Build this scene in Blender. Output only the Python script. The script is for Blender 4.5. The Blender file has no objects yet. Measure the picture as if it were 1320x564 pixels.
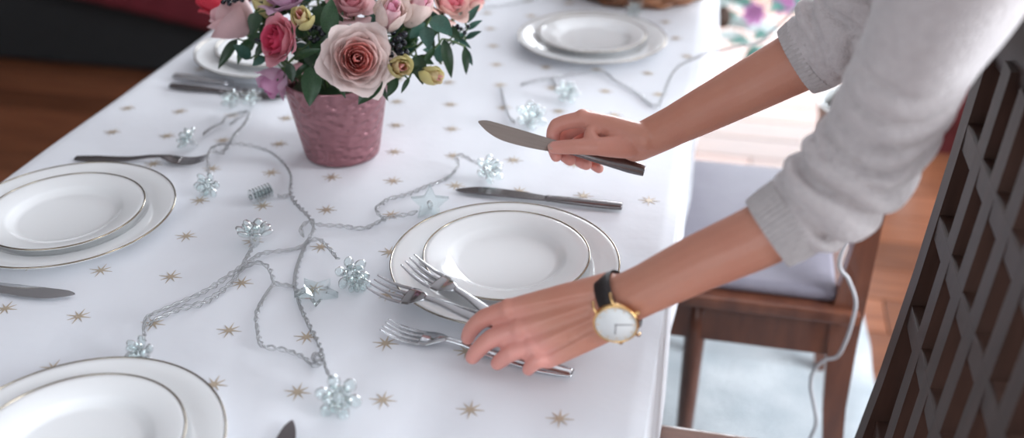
import bpy, bmesh, math, random
from mathutils import Vector, Matrix, noise
random.seed(7)
PI = math.pi
SC = bpy.context.scene
COL = SC.collection

# ------------------------------------------------------------------ camera
F_PX, CX, CY = 1300.0, 660.0, 282.0
PITCH, YAW, CAM_Z = math.radians(30.3), math.radians(12.2), 1.39
cam = bpy.data.cameras.new('camera'); cam_o = bpy.data.objects.new('camera', cam); COL.objects.link(cam_o)
cam.sensor_width = 36.0; cam.sensor_fit = 'HORIZONTAL'; cam.lens = F_PX / 1320.0 * 36.0
cam_o.location = (0, 0, CAM_Z); cam_o.rotation_euler = (PI / 2 - PITCH, 0, YAW)
cam.clip_start = 0.05
cam.dof.use_dof = True; cam.dof.focus_distance = 1.14; cam.dof.aperture_fstop = 2.2
SC.camera = cam_o

# ------------------------------------------------------------------ world, daylight through door and side window, added rear fill, exposure
world = bpy.data.worlds.new('world'); SC.world = world; world.use_nodes = True
bgn = world.node_tree.nodes['Background']
bgn.inputs[0].default_value = (0.80, 0.89, 1.0, 1); bgn.inputs[1].default_value = 1.0
def area_light(name, loc, rot, sx, sy, power, color):
    l = bpy.data.lights.new(name, 'AREA'); l.shape = 'RECTANGLE'; l.size = sx; l.size_y = sy
    l.energy = power; l.color = color
    o = bpy.data.objects.new(name, l); COL.objects.link(o); o.location = loc; o.rotation_euler = rot
    return o
area_light('daylight_glass_door', (0.75, 4.93, 1.25), (-PI / 2, 0, 0), 2.7, 2.1, 165, (0.88, 0.94, 1.0))
area_light('daylight_side_window', (2.93, 0.75, 1.6), (0, PI / 2, 0), 1.5, 2.4, 185, (0.88, 0.94, 1.0))
area_light('added_rear_fill', (-0.9, -2.43, 1.6), (PI / 2, 0, 0), 2.2, 1.4, 18, (0.86, 0.93, 1.0))  # unseen fill light, added behind the camera to soften contrast
SC.view_settings.view_transform = 'Standard'; SC.view_settings.look = 'None'
SC.view_settings.gamma = 1.0; SC.view_settings.use_curve_mapping = False
SC.view_settings.exposure = 0.64

# ------------------------------------------------------------------ pixel -> place
FWD = Vector((-math.sin(YAW) * math.cos(PITCH), math.cos(YAW) * math.cos(PITCH), -math.sin(PITCH)))
RGT = Vector((math.cos(YAW), math.sin(YAW), 0)); UPV = RGT.cross(FWD)
CAM = Vector((0, 0, CAM_Z))
def ray(x, y): return FWD + RGT * ((x - CX) / F_PX) - UPV * ((y - CY) / F_PX)
def at(x, y, z): d = ray(x, y); return CAM + d * ((z - CAM_Z) / d.z)
def pd(x, y, depth): return CAM + ray(x, y) * depth
def aty(x, y, Y): d = ray(x, y); return CAM + d * (Y / d.y)

# ------------------------------------------------------------------ materials
MATS = {}
def mat(name, col, rough=0.5, metal=0.0, col2=None, nscale=8.0, bump=0.0, bscale=60.0, coat=0.0, sheen=0.0,
        transl=0.0, spec=None, stretch=None, sss=0.0, obj_rand=0.0):
    if name in MATS: return MATS[name]
    m = bpy.data.materials.new(name); m.use_nodes = True
    nt = m.node_tree; N = nt.nodes; L = nt.links
    b = N['Principled BSDF']
    b.inputs['Roughness'].default_value = rough; b.inputs['Metallic'].default_value = metal
    b.inputs['Coat Weight'].default_value = coat; b.inputs['Coat Roughness'].default_value = 0.05
    b.inputs['Sheen Weight'].default_value = sheen
    if spec is not None: b.inputs['Specular IOR Level'].default_value = spec
    if sss:
        b.inputs['Subsurface Weight'].default_value = sss; b.inputs['Subsurface Radius'].default_value = (0.012, 0.005, 0.003)
        b.inputs['Subsurface Scale'].default_value = 1.0
    tc = N.new('ShaderNodeTexCoord'); src = tc.outputs['Object']
    if stretch:
        mp = N.new('ShaderNodeMapping'); mp.inputs['Scale'].default_value = stretch
        L.new(src, mp.inputs['Vector']); src = mp.outputs['Vector']
    n = N.new('ShaderNodeTexNoise'); n.inputs['Scale'].default_value = nscale; n.inputs['Detail'].default_value = 4
    L.new(src, n.inputs['Vector'])
    r = N.new('ShaderNodeValToRGB'); r.color_ramp.elements[0].position = 0.3; r.color_ramp.elements[1].position = 0.7
    c2 = col2 if col2 else tuple(min(1, c * 0.93) for c in col)
    r.color_ramp.elements[0].color = (*col, 1); r.color_ramp.elements[1].color = (*c2, 1)
    L.new(n.outputs['Fac'], r.inputs['Fac'])
    csock = r.outputs['Color']
    if obj_rand:
        oi = N.new('ShaderNodeObjectInfo'); hs = N.new('ShaderNodeHueSaturation')
        mr = N.new('ShaderNodeMapRange'); mr.inputs['To Min'].default_value = 1 - obj_rand; mr.inputs['To Max'].default_value = 1 + obj_rand
        L.new(oi.outputs['Random'], mr.inputs['Value']); L.new(mr.outputs['Result'], hs.inputs['Value'])
        L.new(csock, hs.inputs['Color']); csock = hs.outputs['Color']
    L.new(csock, b.inputs['Base Color'])
    if bump:
        n2 = N.new('ShaderNodeTexNoise'); n2.inputs['Scale'].default_value = bscale; n2.inputs['Detail'].default_value = 3
        L.new(src, n2.inputs['Vector'])
        bp = N.new('ShaderNodeBump'); bp.inputs['Strength'].default_value = bump; bp.inputs['Distance'].default_value = 0.004
        L.new(n2.outputs['Fac'], bp.inputs['Height']); L.new(bp.outputs['Normal'], b.inputs['Normal'])
    if transl:
        t = N.new('ShaderNodeBsdfTranslucent'); L.new(csock, t.inputs['Color'])
        mx = N.new('ShaderNodeMixShader'); mx.inputs[0].default_value = transl
        L.new(b.outputs[0], mx.inputs[1]); L.new(t.outputs[0], mx.inputs[2])
        L.new(mx.outputs[0], N['Material Output'].inputs['Surface'])
    MATS[name] = m
    return m
def thin_clear(name, tint, gloss=1.0, ior=1.5, edge=0.25):
    """clear moulded plastic: lets light straight through, mirrors at grazing angles"""
    m = bpy.data.materials.new(name); m.use_nodes = True; nt = m.node_tree; N = nt.nodes; L = nt.links
    N.remove(N['Principled BSDF'])
    t = N.new('ShaderNodeBsdfTransparent'); g = N.new('ShaderNodeBsdfGlossy'); g.inputs['Roughness'].default_value = 0.06
    nz = N.new('ShaderNodeTexNoise'); nz.inputs['Scale'].default_value = 90
    tc = N.new('ShaderNodeTexCoord'); L.new(tc.outputs['Object'], nz.inputs['Vector'])
    rr = N.new('ShaderNodeValToRGB'); rr.color_ramp.elements[0].color = (*tint, 1)
    rr.color_ramp.elements[1].color = (*[min(1, c * 1.08) for c in tint], 1)
    L.new(nz.outputs['Fac'], rr.inputs['Fac']); L.new(rr.outputs['Color'], t.inputs['Color'])
    bp = N.new('ShaderNodeBump'); bp.inputs['Strength'].default_value = 0.12; bp.inputs['Distance'].default_value = 0.003
    L.new(nz.outputs['Fac'], bp.inputs['Height']); L.new(bp.outputs['Normal'], g.inputs['Normal'])
    lw = N.new('ShaderNodeFresnel'); lw.inputs['IOR'].default_value = ior
    ad = N.new('ShaderNodeMath'); ad.operation = 'MULTIPLY_ADD'; ad.use_clamp = True
    ad.inputs[1].default_value = gloss; ad.inputs[2].default_value = edge * 0.3
    L.new(lw.outputs[0], ad.inputs[0])
    mx = N.new('ShaderNodeMixShader'); L.new(ad.outputs[0], mx.inputs[0]); L.new(t.outputs[0], mx.inputs[1]); L.new(g.outputs[0], mx.inputs[2])
    L.new(mx.outputs[0], N['Material Output'].inputs['Surface'])
    MATS[name] = m
    return m
M_cloth = mat('white_cloth', (0.80, 0.81, 0.85), 0.85, col2=(0.76, 0.775, 0.82), nscale=5, bump=0.45, bscale=16, sheen=0.1)
M_star = mat('gold_foil', (0.56, 0.46, 0.345), 0.45, 0.3, col2=(0.49, 0.395, 0.295), nscale=40)
M_porc = mat('white_porcelain', (0.86, 0.865, 0.87), 0.12, col2=(0.84, 0.845, 0.85), coat=0.6)
M_band = mat('rim_gilding', (0.30, 0.27, 0.24), 0.22, 1.0, col2=(0.36, 0.3, 0.22), nscale=12)
M_steel = mat('polished_steel', (0.62, 0.62, 0.64), 0.14, 1.0, col2=(0.55, 0.55, 0.57))
M_dsteel = mat('dark_steel', (0.22, 0.20, 0.20), 0.22, 1.0, col2=(0.17, 0.155, 0.16))
M_bronze = mat('brushed_steel_blade', (0.34, 0.29, 0.26), 0.33, 1.0, col2=(0.30, 0.25, 0.225), stretch=(3, 60, 60))
M_wood = mat('red_brown_wood', (0.12, 0.042, 0.024), 0.3, col2=(0.20, 0.075, 0.04), nscale=6, stretch=(2, 12, 12), coat=0.3)
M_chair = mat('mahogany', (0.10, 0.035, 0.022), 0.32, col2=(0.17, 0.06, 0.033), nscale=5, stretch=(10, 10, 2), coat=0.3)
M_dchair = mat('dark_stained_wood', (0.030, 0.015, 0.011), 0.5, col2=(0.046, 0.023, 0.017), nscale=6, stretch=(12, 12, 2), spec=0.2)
M_plank = mat('floor_plank', (0.165, 0.058, 0.03), 0.36, col2=(0.25, 0.095, 0.047), nscale=5, stretch=(1, 9, 9), obj_rand=0.28, bump=0.05, bscale=20, spec=0.16)
M_gap = mat('floor_subfloor', (0.03, 0.014, 0.01), 0.7)
M_rug = mat('pale_rug', (0.52, 0.55, 0.57), 0.95, col2=(0.33, 0.37, 0.40), nscale=7, bump=0.6, bscale=160)
M_bind = mat('rug_binding', (0.03, 0.06, 0.075), 0.8)
M_wall = mat('wall_paint', (0.36, 0.34, 0.33), 0.8, bump=0.05)
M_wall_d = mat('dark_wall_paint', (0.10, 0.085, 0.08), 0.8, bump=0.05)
M_ceil = mat('ceiling_paint', (0.50, 0.50, 0.51), 0.9)
M_white = mat('white_lacquer', (0.75, 0.75, 0.74), 0.35)
M_pane = thin_clear('window_glass', (0.95, 0.97, 0.97))
M_clear = thin_clear('clear_acrylic', (0.90, 0.955, 0.95), 0.75, 1.4, 0.2)
M_wire = thin_clear('clear_cable', (0.965, 0.97, 0.975), 1.0, 1.45, 0.25)
M_core = mat('cable_core', (0.85, 0.86, 0.88), 0.3, 0.2)
M_cord = mat('cord_rubber', (0.40, 0.40, 0.42), 0.45)
M_skin = mat('skin', (0.57, 0.265, 0.185), 0.46, col2=(0.54, 0.225, 0.155), nscale=22, bump=0.12, bscale=260, sss=0.12)
def rosy_skin():
    nt = M_skin.node_tree; N = nt.nodes; L = nt.links; b = N['Principled BSDF']; old = b.inputs['Base Color'].links[0].from_socket
    at_ = N.new('ShaderNodeAttribute'); at_.attribute_name = 'rosy'
    mx = N.new('ShaderNodeMix'); mx.data_type = 'RGBA'; L.new(at_.outputs['Fac'], mx.inputs['Factor'])
    L.new(old, mx.inputs['A']); mx.inputs['B'].default_value = (0.70, 0.31, 0.26, 1); L.new(mx.outputs['Result'], b.inputs['Base Color'])
rosy_skin()
M_nail = mat('fingernail', (0.62, 0.36, 0.30), 0.25)
M_knit = mat('grey_knit', (0.62, 0.57, 0.57), 0.95, col2=(0.54, 0.49, 0.495), nscale=140, bump=0.55, bscale=330, sheen=0.35)
M_rib = mat('grey_rib_knit', (0.55, 0.505, 0.50), 0.95, col2=(0.48, 0.44, 0.44), nscale=160, bump=0.4, bscale=350, sheen=0.25)
M_trous = mat('dark_trousers', (0.03, 0.032, 0.04), 0.9)
M_hair = mat('brown_hair', (0.045, 0.022, 0.012), 0.5, col2=(0.07, 0.035, 0.02), nscale=40, stretch=(20, 20, 2))
M_gold = mat('gold_case', (0.85, 0.55, 0.25), 0.2, 1.0)
M_dial = mat('watch_dial', (0.80, 0.82, 0.82), 0.3)
M_leather = mat('black_leather', (0.018, 0.013, 0.013), 0.5, bump=0.2, bscale=300)
M_leaf = mat('dark_leaf', (0.012, 0.038, 0.016), 0.38, col2=(0.028, 0.075, 0.028), nscale=30, transl=0.15, obj_rand=0.35)
M_leafb = mat('blue_green_leaf', (0.02, 0.07, 0.05), 0.4, col2=(0.05, 0.13, 0.10), nscale=30, transl=0.12, obj_rand=0.3)
M_stem = mat('green_stem', (0.06, 0.11, 0.03), 0.5)
M_berry = mat('black_berry', (0.008, 0.009, 0.016), 0.15)
M_sofa = mat('charcoal_fabric', (0.016, 0.017, 0.019), 0.9, col2=(0.02, 0.021, 0.023), nscale=90, bump=0.2, bscale=300)
M_throw = mat('wine_red_throw', (0.16, 0.012, 0.022), 0.9, col2=(0.11, 0.01, 0.018), nscale=60, bump=0.3, bscale=200)
M_wine = mat('wine_red_lacquer', (0.075, 0.010, 0.012), 0.35, col2=(0.055, 0.008, 0.01))
M_wick = mat('wicker', (0.13, 0.05, 0.022), 0.45, col2=(0.26, 0.11, 0.05), nscale=40, obj_rand=0.25)
M_cush = mat('lilac_grey_cushion', (0.25, 0.235, 0.28), 0.6, col2=(0.21, 0.195, 0.24), nscale=14, bump=0.2, bscale=200)
M_frost = mat('frosted_leaf', (0.72, 0.78, 0.78), 0.7, col2=(0.55, 0.66, 0.64), nscale=20, transl=0.25)
M_teal = mat('teal_leaf', (0.05, 0.17, 0.14), 0.6, col2=(0.16, 0.33, 0.29), nscale=20, transl=0.2, obj_rand=0.3)
M_mag = mat('magenta_bloom', (0.42, 0.12, 0.34), 0.6, col2=(0.58, 0.30, 0.52), transl=0.25)
M_cone = mat('pine_cone', (0.05, 0.025, 0.015), 0.7)
M_potw = mat('white_pot', (0.7, 0.7, 0.7), 0.4)
M_soil = mat('potting_soil', (0.03, 0.02, 0.012), 0.95, bump=0.5, bscale=80)

def vase_mat():
    m = mat('hammered_pink_metal', (0.37, 0.185, 0.205), 0.36, 0.75, col2=(0.32, 0.145, 0.165), nscale=10)
    nt = m.node_tree; N = nt.nodes; L = nt.links; b = N['Principled BSDF']
    v = N.new('ShaderNodeTexVoronoi'); v.inputs['Scale'].default_value = 85; v.feature = 'SMOOTH_F1'
    tc = N.new('ShaderNodeTexCoord'); mp = N.new('ShaderNodeMapping'); mp.inputs['Scale'].default_value = (1, 1, 1.5)
    L.new(tc.outputs['Object'], mp.inputs['Vector']); L.new(mp.outputs[0], v.inputs['Vector'])
    bp = N.new('ShaderNodeBump'); bp.inputs['Strength'].default_value = 1.0; bp.inputs['Distance'].default_value = 0.0045
    L.new(v.outputs['Distance'], bp.inputs['Height']); L.new(bp.outputs[0], b.inputs['Normal'])
    return m
M_vase = vase_mat()

# ------------------------------------------------------------------ helpers
def link(o, parent=None):
    COL.objects.link(o)
    if parent is not None: o.parent = parent
    return o
def mesh(name, verts, faces, material=None, smooth=True):
    me = bpy.data.meshes.new(name); me.from_pydata([tuple(v) for v in verts], [], faces); me.update()
    if material: me.materials.append(material)
    if smooth: me.polygons.foreach_set('use_smooth', [True] * len(me.polygons))
    return me
def obj(name, vf, material, parent=None, smooth=True):
    me = vf if isinstance(vf, bpy.types.Mesh) else mesh(name, vf[0], vf[1], material, smooth)
    return link(bpy.data.objects.new(name, me), parent)
def tag(o, label, cat, group=None, kind=None):
    if label: o['label'] = label
    if cat: o['category'] = cat
    if group: o['group'] = group
    if kind: o['kind'] = kind
    return o
def thing(name, label, cat, loc=(0, 0, 0), group=None):
    o = link(bpy.data.objects.new(name, None)); o.location = loc; o.empty_display_size = 0.05
    return tag(o, label, cat, group)
def join(*vfs):
    V, Fc = [], []
    for v, f in vfs:
        k = len(V); V += list(v); Fc += [tuple(i + k for i in q) for q in f]
    return V, Fc
def xf(vf, M): return [M @ Vector(v) for v in vf[0]], vf[1]
def box(x0, x1, y0, y1, z0, z1, bev=0.0):
    bm = bmesh.new(); bmesh.ops.create_cube(bm, size=1)
    for v in bm.verts:
        v.co = Vector(((x0 + x1) / 2 + v.co.x * (x1 - x0), (y0 + y1) / 2 + v.co.y * (y1 - y0), (z0 + z1) / 2 + v.co.z * (z1 - z0)))
    if bev: bmesh.ops.bevel(bm, geom=bm.edges[:], offset=bev, segments=2, affect='EDGES', profile=0.6)
    bm.verts.index_update()
    r = [v.co.copy() for v in bm.verts], [tuple(v.index for v in f.verts) for f in bm.faces]
    bm.free(); return r
def lathe(prof, n=48, sx=1.0, sy=1.0):
    """profile of (radius, z); r = 0 closes"""
    V, Fc, rings = [], [], []
    for r, z in prof:
        if r < 1e-6: rings.append([len(V)]); V.append((0, 0, z))
        else:
            rings.append(list(range(len(V), len(V) + n)))
            V += [(r * sx * math.cos(2 * PI * k / n), r * sy * math.sin(2 * PI * k / n), z) for k in range(n)]
    for a, b in zip(rings, rings[1:]):
        for k in range(n):
            k2 = (k + 1) % n
            if len(a) == 1 and len(b) == 1: continue
            if len(a) == 1: Fc.append((a[0], b[k], b[k2]))
            elif len(b) == 1: Fc.append((a[k], b[0], a[k2])[::1])
            else: Fc.append((a[k], b[k], b[k2], a[k2]))
    return V, Fc
def frames(pts, up=None):
    pts = [Vector(p) for p in pts]; T = []
    for i in range(len(pts)):
        a = pts[max(0, i - 1)]; b = pts[min(len(pts) - 1, i + 1)]; d = b - a
        T.append(d.normalized() if d.length > 1e-9 else Vector((0, 0, 1)))
    u = Vector(up) if up else (Vector((0, 0, 1)) if abs(T[0].z) < 0.9 else Vector((1, 0, 0)))
    out = []
    for t in T:
        u = (u - t * u.dot(t));
        if u.length < 1e-6: u = t.orthogonal()
        u.normalize(); out.append((t, u, t.cross(u)))
    return pts, out
def tube(pts, rad, n=10, cap=True, up=None, dome=False, closed=False):
    """rad: number, or list of numbers / (ru, rv) pairs"""
    pts, fr = frames(pts, up); m = len(pts)
    R = [rad] * m if isinstance(rad, (int, float)) else list(rad)
    R = [(r, r) if isinstance(r, (int, float)) else r for r in R]
    if dome:
        for end in (0, -1):
            t = fr[end][0] * (1 if end else -1); ru, rv = R[end]; base = pts[end]; r = min(ru, rv)
            add = [(base + t * r * math.sin(a), fr[end], (ru * math.cos(a), rv * math.cos(a))) for a in (0.45, 0.9, 1.3)]
            if end: pts += [a[0] for a in add]; fr += [a[1] for a in add]; R += [a[2] for a in add]
            else: pts = [a[0] for a in add[::-1]] + pts; fr = [a[1] for a in add[::-1]] + fr; R = [a[2] for a in add[::-1]] + R
    V, Fc = [], []
    for p, (t, u, v), (ru, rv) in zip(pts, fr, R):
        for k in range(n):
            a = 2 * PI * k / n; V.append(p + u * (ru * math.cos(a)) + v * (rv * math.sin(a)))
    m = len(pts)
    for i in range(m - 1 + (1 if closed else 0)):
        j = (i + 1) % m
        for k in range(n):
            k2 = (k + 1) % n; Fc.append((i * n + k, i * n + k2, j * n + k2, j * n + k))
    if cap and not closed: Fc.append(tuple(range(n))[::-1]); Fc.append(tuple((m - 1) * n + k for k in range(n)))
    return V, Fc
def spline(pts, per=8, closed=False):
    P = [Vector(p) for p in pts]; n = len(P); out = []
    for i in range(n - 1 if not closed else n):
        p0 = P[i - 1] if (i > 0 or closed) else P[0]; p1 = P[i]; p2 = P[(i + 1) % n]
        p3 = P[(i + 2) % n] if (i + 2 < n or closed) else P[-1]
        for k in range(per):
            t = k / per
            out.append(0.5 * ((2 * p1) + (p2 - p0) * t + (2 * p0 - 5 * p1 + 4 * p2 - p3) * t * t + (3 * p1 - p0 - 3 * p2 + p3) * t ** 3))
    if not closed: out.append(P[-1])
    return out
def lerp_list(vals, m):
    out = []
    for i in range(m):
        t = i / (m - 1) * (len(vals) - 1); k = min(int(t), len(vals) - 2); f = t - k
        a, b = vals[k], vals[k + 1]
        if isinstance(a, tuple): out.append(tuple(x + (y - x) * f for x, y in zip(a, b)))
        else: out.append(a + (b - a) * f)
    return out
def ball(c, r, n=12, m=8):
    rr = r if isinstance(r, (tuple, list)) else (r, r, r)
    prof = [(math.sin(PI * i / m), -math.cos(PI * i / m)) for i in range(m + 1)]
    prof[0] = (0, -1); prof[-1] = (0, 1)
    V, Fc = lathe(prof, n)
    return [Vector((c[0] + v[0] * rr[0], c[1] + v[1] * rr[1], c[2] + v[2] * rr[2])) for v in V], Fc
def basis(x, up):
    """matrix whose local X is along x and local Z near up"""
    x = Vector(x).normalized(); z = Vector(up); z = (z - x * z.dot(x)).normalized(); y = z.cross(x)
    return Matrix((x, y, z)).transposed().to_4x4()
def zbasis(z, xh=None):
    z = Vector(z).normalized(); x = Vector(xh) if xh else z.orthogonal(); x = (x - z * x.dot(z)).normalized(); y = z.cross(x)
    return Matrix((x, y, z)).transposed().to_4x4()
def fused(name, vf, material, voxel, smooth_it=4, parent=None):
    """overlapping closed shapes grown into one continuous surface"""
    me = mesh(name + '_src', vf[0], vf[1]); o = bpy.data.objects.new(name + '_src', me); COL.objects.link(o)
    r = o.modifiers.new('r', 'REMESH'); r.mode = 'VOXEL'; r.voxel_size = voxel
    if smooth_it:
        s = o.modifiers.new('s', 'SMOOTH'); s.factor = 0.5; s.iterations = smooth_it
    dg = bpy.context.evaluated_depsgraph_get(); ev = o.evaluated_get(dg)
    m2 = bpy.data.meshes.new_from_object(ev); m2.name = name
    bpy.data.objects.remove(o); bpy.data.meshes.remove(me)
    m2.materials.clear(); m2.materials.append(material)
    m2.polygons.foreach_set('use_smooth', [True] * len(m2.polygons))
    return m2

TZ = 0.752          # cloth top

# ================================================================== ROOM
def struct(name, vf, m, parent=None, smooth=False):
    o = obj(name, vf, m, parent, smooth)
    if parent is None: o['kind'] = 'structure'
    return o
RX0, RX1, RY0, RY1, RZ = -4.2, 3.0, -2.5, 5.0, 2.7
fl = struct('floor', box(RX0, RX1, RY0, RY1, -0.12, -0.018), M_gap)
tag(fl, 'dark red-brown varnished plank floor around the table', 'floor')
pw, plen = 0.14, 1.9
plank_me = mesh('plank', *box(0.0015, plen - 0.0015, 0.0015, pw - 0.0015, -0.018, 0.0, 0.002), M_plank, False)
row = 0; y = 0.6
while y < RY1 - 0.01:
    off = [0.0, 0.83, 0.31, 1.37, 1.05, 0.55][row % 6]; x = -4.2 - off
    while x < 2.0:
        if x + plen > RX0 + 0.01 and x > RX0 - 0.001:
            o = obj('plank', plank_me, None, fl); o.location = (x, y, 0)
        elif x + plen > RX0 + 0.05:
            w = x + plen - RX0
            o = obj('plank', plank_me, None, fl); o.location = (RX0, y, 0); o.scale = (w / plen, 1, 1)
        x += plen
    # last piece up to the wall
    w = RX1 - x
    if w > 0.02:
        o = obj('plank', plank_me, None, fl); o.location = (x, y, 0); o.scale = (w / plen, 1, 1)
    y += pw; row += 1
back_floor = struct('floorboard_field', box(RX0, RX1, RY0, 0.6, -0.018, 0.0), M_plank, fl)
struct('ceiling', box(RX0, RX1, RY0, RY1, RZ, RZ + 0.1), M_ceil)
def wall_with_opening(name, axis, c0, c1, a0, a1, o0, o1, z0, z1, m):
    bs = []
    def b(p, q, u, v):
        if q - p > 1e-4 and v - u > 1e-4:
            bs.append(box(p, q, c0, c1, u, v) if axis == 'x' else box(c0, c1, p, q, u, v))
    b(a0, o0, 0, RZ); b(o1, a1, 0, RZ); b(o0, o1, 0, z0); b(o0, o1, z1, RZ)
    return struct(name, join(*bs), m)
wall_with_opening('wall_back', 'x', RY1, RY1 + 0.12, RX0, RX1, -0.6, 2.1, 0.05, 2.3, M_wall)
wall_with_opening('wall_right', 'y', RX1, RX1 + 0.12, RY0, RY1, -0.45, 1.95, 0.8, 2.3, M_wall)
wall_with_opening('wall_front', 'x', RY0 - 0.12, RY0, RX0, RX1, -2.0, 0.2, 0.9, 2.3, M_wall)
struct('wall_left', box(RX0 - 0.12, RX0, RY0, RY1, 0, RZ), M_wall_d)
def glazing(name, axis, c, a0, a1, z0, z1, cols, rows):
    w = thing(name, None, None); w['kind'] = 'structure'
    def seg(p, q, u, v): return box(p, q, c - 0.02, c + 0.02, u, v, 0.004) if axis == 'x' else box(c - 0.02, c + 0.02, p, q, u, v, 0.004)
    t = 0.05; parts = [seg(a0, a1, z0, z0 + t), seg(a0, a1, z1 - t, z1), seg(a0, a0 + t, z0, z1), seg(a1 - t, a1, z0, z1)]
    for i in range(1, cols): p = a0 + (a1 - a0) * i / cols; parts.append(seg(p - 0.02, p + 0.02, z0, z1))
    for i in range(1, rows): p = z0 + (z1 - z0) * i / rows; parts.append(seg(a0, a1, p - 0.015, p + 0.015))
    obj('window_frame', join(*parts), M_white, w, False)
    for i in range(cols):
        for j in range(rows):
            p = a0 + (a1 - a0) * i / cols + 0.02; q = a0 + (a1 - a0) * (i + 1) / cols - 0.02
            u = z0 + (z1 - z0) * j / rows + 0.015; v = z0 + (z1 - z0) * (j + 1) / rows - 0.015
            obj('window_pane', box(p, q, c - 0.003, c + 0.003, u, v) if axis == 'x' else box(c - 0.003, c + 0.003, p, q, u, v), M_pane, w, False)
glazing('door_1', 'x', RY1 + 0.06, -0.6, 2.1, 0.05, 2.3, 3, 1)
glazing('window_1', 'y', RX1 + 0.06, -0.45, 1.95, 0.8, 2.3, 3, 1)
glazing('added_rear_window', 'x', RY0 - 0.06, -2.0, 0.2, 0.9, 2.3, 2, 1)  # unseen window, added behind the camera to go with the fill light

# rug under table and chairs
rug = thing('rug', 'pale grey-white pile rug under the table and chairs', 'rug')
rv, rf = [], []
nx, ny = 60, 100; rx0, rx1, ry0, ry1 = -1.35, 0.40, 0.0, 2.28
for j in range(ny + 1):
    for i in range(nx + 1):
        X = rx0 + (rx1 - rx0) * i / nx; Y = ry0 + (ry1 - ry0) * j / ny
        edge = min(i, nx - i, j, ny - j)
        rv.append((X + (0.006 * noise.noise((X * 9, Y * 9, 1)) if edge == 0 else 0), Y, 0.010 + 0.003 * noise.noise((X * 12, Y * 12, 0)) if edge > 0 else 0.001))
for j in range(ny):
    for i in range(nx):
        a = j * (nx + 1) + i; rf.append((a, a + 1, a + nx + 2, a + nx + 1))
obj('pile', (rv, rf), M_rug, rug)
obj('binding', box(rx0, rx1, ry1 - 0.004, ry1 + 0.022, 0.0005, 0.013, 0.003), M_bind, rug)

# ================================================================== TABLE + CLOTH
TX0, TX1, TY0, TY1 = -0.922, -0.030, 0.33, 2.36
tb = thing('dining_table', 'long wooden dining table hidden beneath the white tablecloth', 'table', (-0.47, 1.35, 0))
def rel(vf, o): return [Vector(v) - o.location for v in vf[0]], vf[1]
obj('tabletop', rel(box(TX0 + 0.012, TX1 - 0.012, TY0 + 0.012, TY1 - 0.012, 0.715, 0.747, 0.004), tb), M_wood, tb, False)
obj('apron', rel(join(box(TX0 + .1, TX1 - .1, TY0 + .1, TY0 + .125, .63, .715), box(TX0 + .1, TX1 - .1, TY1 - .125, TY1 - .1, .63, .715),
    box(TX0 + .1, TX0 + .125, TY0 + .125, TY1 - .125, .63, .715), box(TX1 - .125, TX1 - .1, TY0 + .125, TY1 - .125, .63, .715)), tb), M_wood, tb, False)
for lx in (TX0 + 0.09, TX1 - 0.16):
    for ly in (TY0 + 0.09, TY1 - 0.16):
        obj('leg', rel(box(lx, lx + 0.07, ly, ly + 0.07, 0.0115, 0.715, 0.006), tb), M_wood, tb, False)

def hcloth(x, y):
    h = 0.0018 * noise.noise((x * 5.0, y * 4.0, 0.3)) + 0.0010 * noise.noise((x * 13, y * 9, 2.2))
    # soft laundered ripples running along the table on the right and at the near end
    h += 0.0017 * math.sin(x * 62 + y * 9 + 2.0 * noise.noise((x * 3, y * 3, 5))) * max(0, noise.noise((x * 2.3, y * 2.3, 8.1)))
    return h
cloth = thing('tablecloth', 'white tablecloth printed with small gold stars, hanging over the table edges', 'tablecloth')
gx, gy = 100, 210
V, Fc = [], []
for j in range(gy + 1):
    for i in range(gx + 1):
        x = TX0 + (TX1 - TX0) * i / gx; y = TY0 + (TY1 - TY0) * j / gy
        e = min(x - TX0, TX1 - x, y - TY0, TY1 - y)
        V.append((x, y, TZ + hcloth(x, y) - 0.004 * max(0, 1 - e / 0.012) ** 2))
def gi(i, j): return j * (gx + 1) + i
for j in range(gy):
    for i in range(gx): Fc.append((gi(i, j), gi(i + 1, j), gi(i + 1, j + 1), gi(i, j + 1)))
loop = [(i, 0, 0, -1) for i in range(gx)] + [(gx, j, 1, 0) for j in range(gy)] + [(i, gy, 0, 1) for i in range(gx, 0, -1)] + [(0, j, -1, 0) for j in range(gy, 0, -1)]
prev = [gi(i, j) for i, j, _, _ in loop]; n = len(loop)
DR = [0.004, 0.012, 0.025, 0.045, 0.07, 0.10, 0.13, 0.16, 0.19, 0.22, 0.25, 0.28]
for k, dz in enumerate(DR):
    cur = []
    for s, (i, j, ox, oy) in enumerate(loop):
        x, y, z = V[gi(i, j)]
        if (i, j) in ((0, 0), (gx, 0), (gx, gy), (0, gy)):
            ox = -0.7 if i == 0 else 0.7; oy = -0.7 if j == 0 else 0.7
        cor = min(abs(x - TX0) + abs(y - TY0), abs(x - TX1) + abs(y - TY0), abs(x - TX0) + abs(y - TY1), abs(x - TX1) + abs(y - TY1))
        w = math.sin(s * 0.19 + 2.2 * noise.noise((x * 3, y * 3, 3))) * 0.5 + 0.5
        out = 0.003 * (1 - math.exp(-dz / 0.008)) + (0.006 * w + 0.03 * math.exp(-cor / 0.06)) * (dz / 0.28) ** 0.8
        cur.append(len(V)); V.append((x + ox * out, y + oy * out, z - dz + (0.004 if k == 0 else 0)))
    for s in range(n):
        s2 = (s + 1) % n; Fc.append((prev[s], cur[s], cur[s2], prev[s2]))
    prev = cur
obj('cloth', (V, Fc), M_cloth, cloth)
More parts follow.
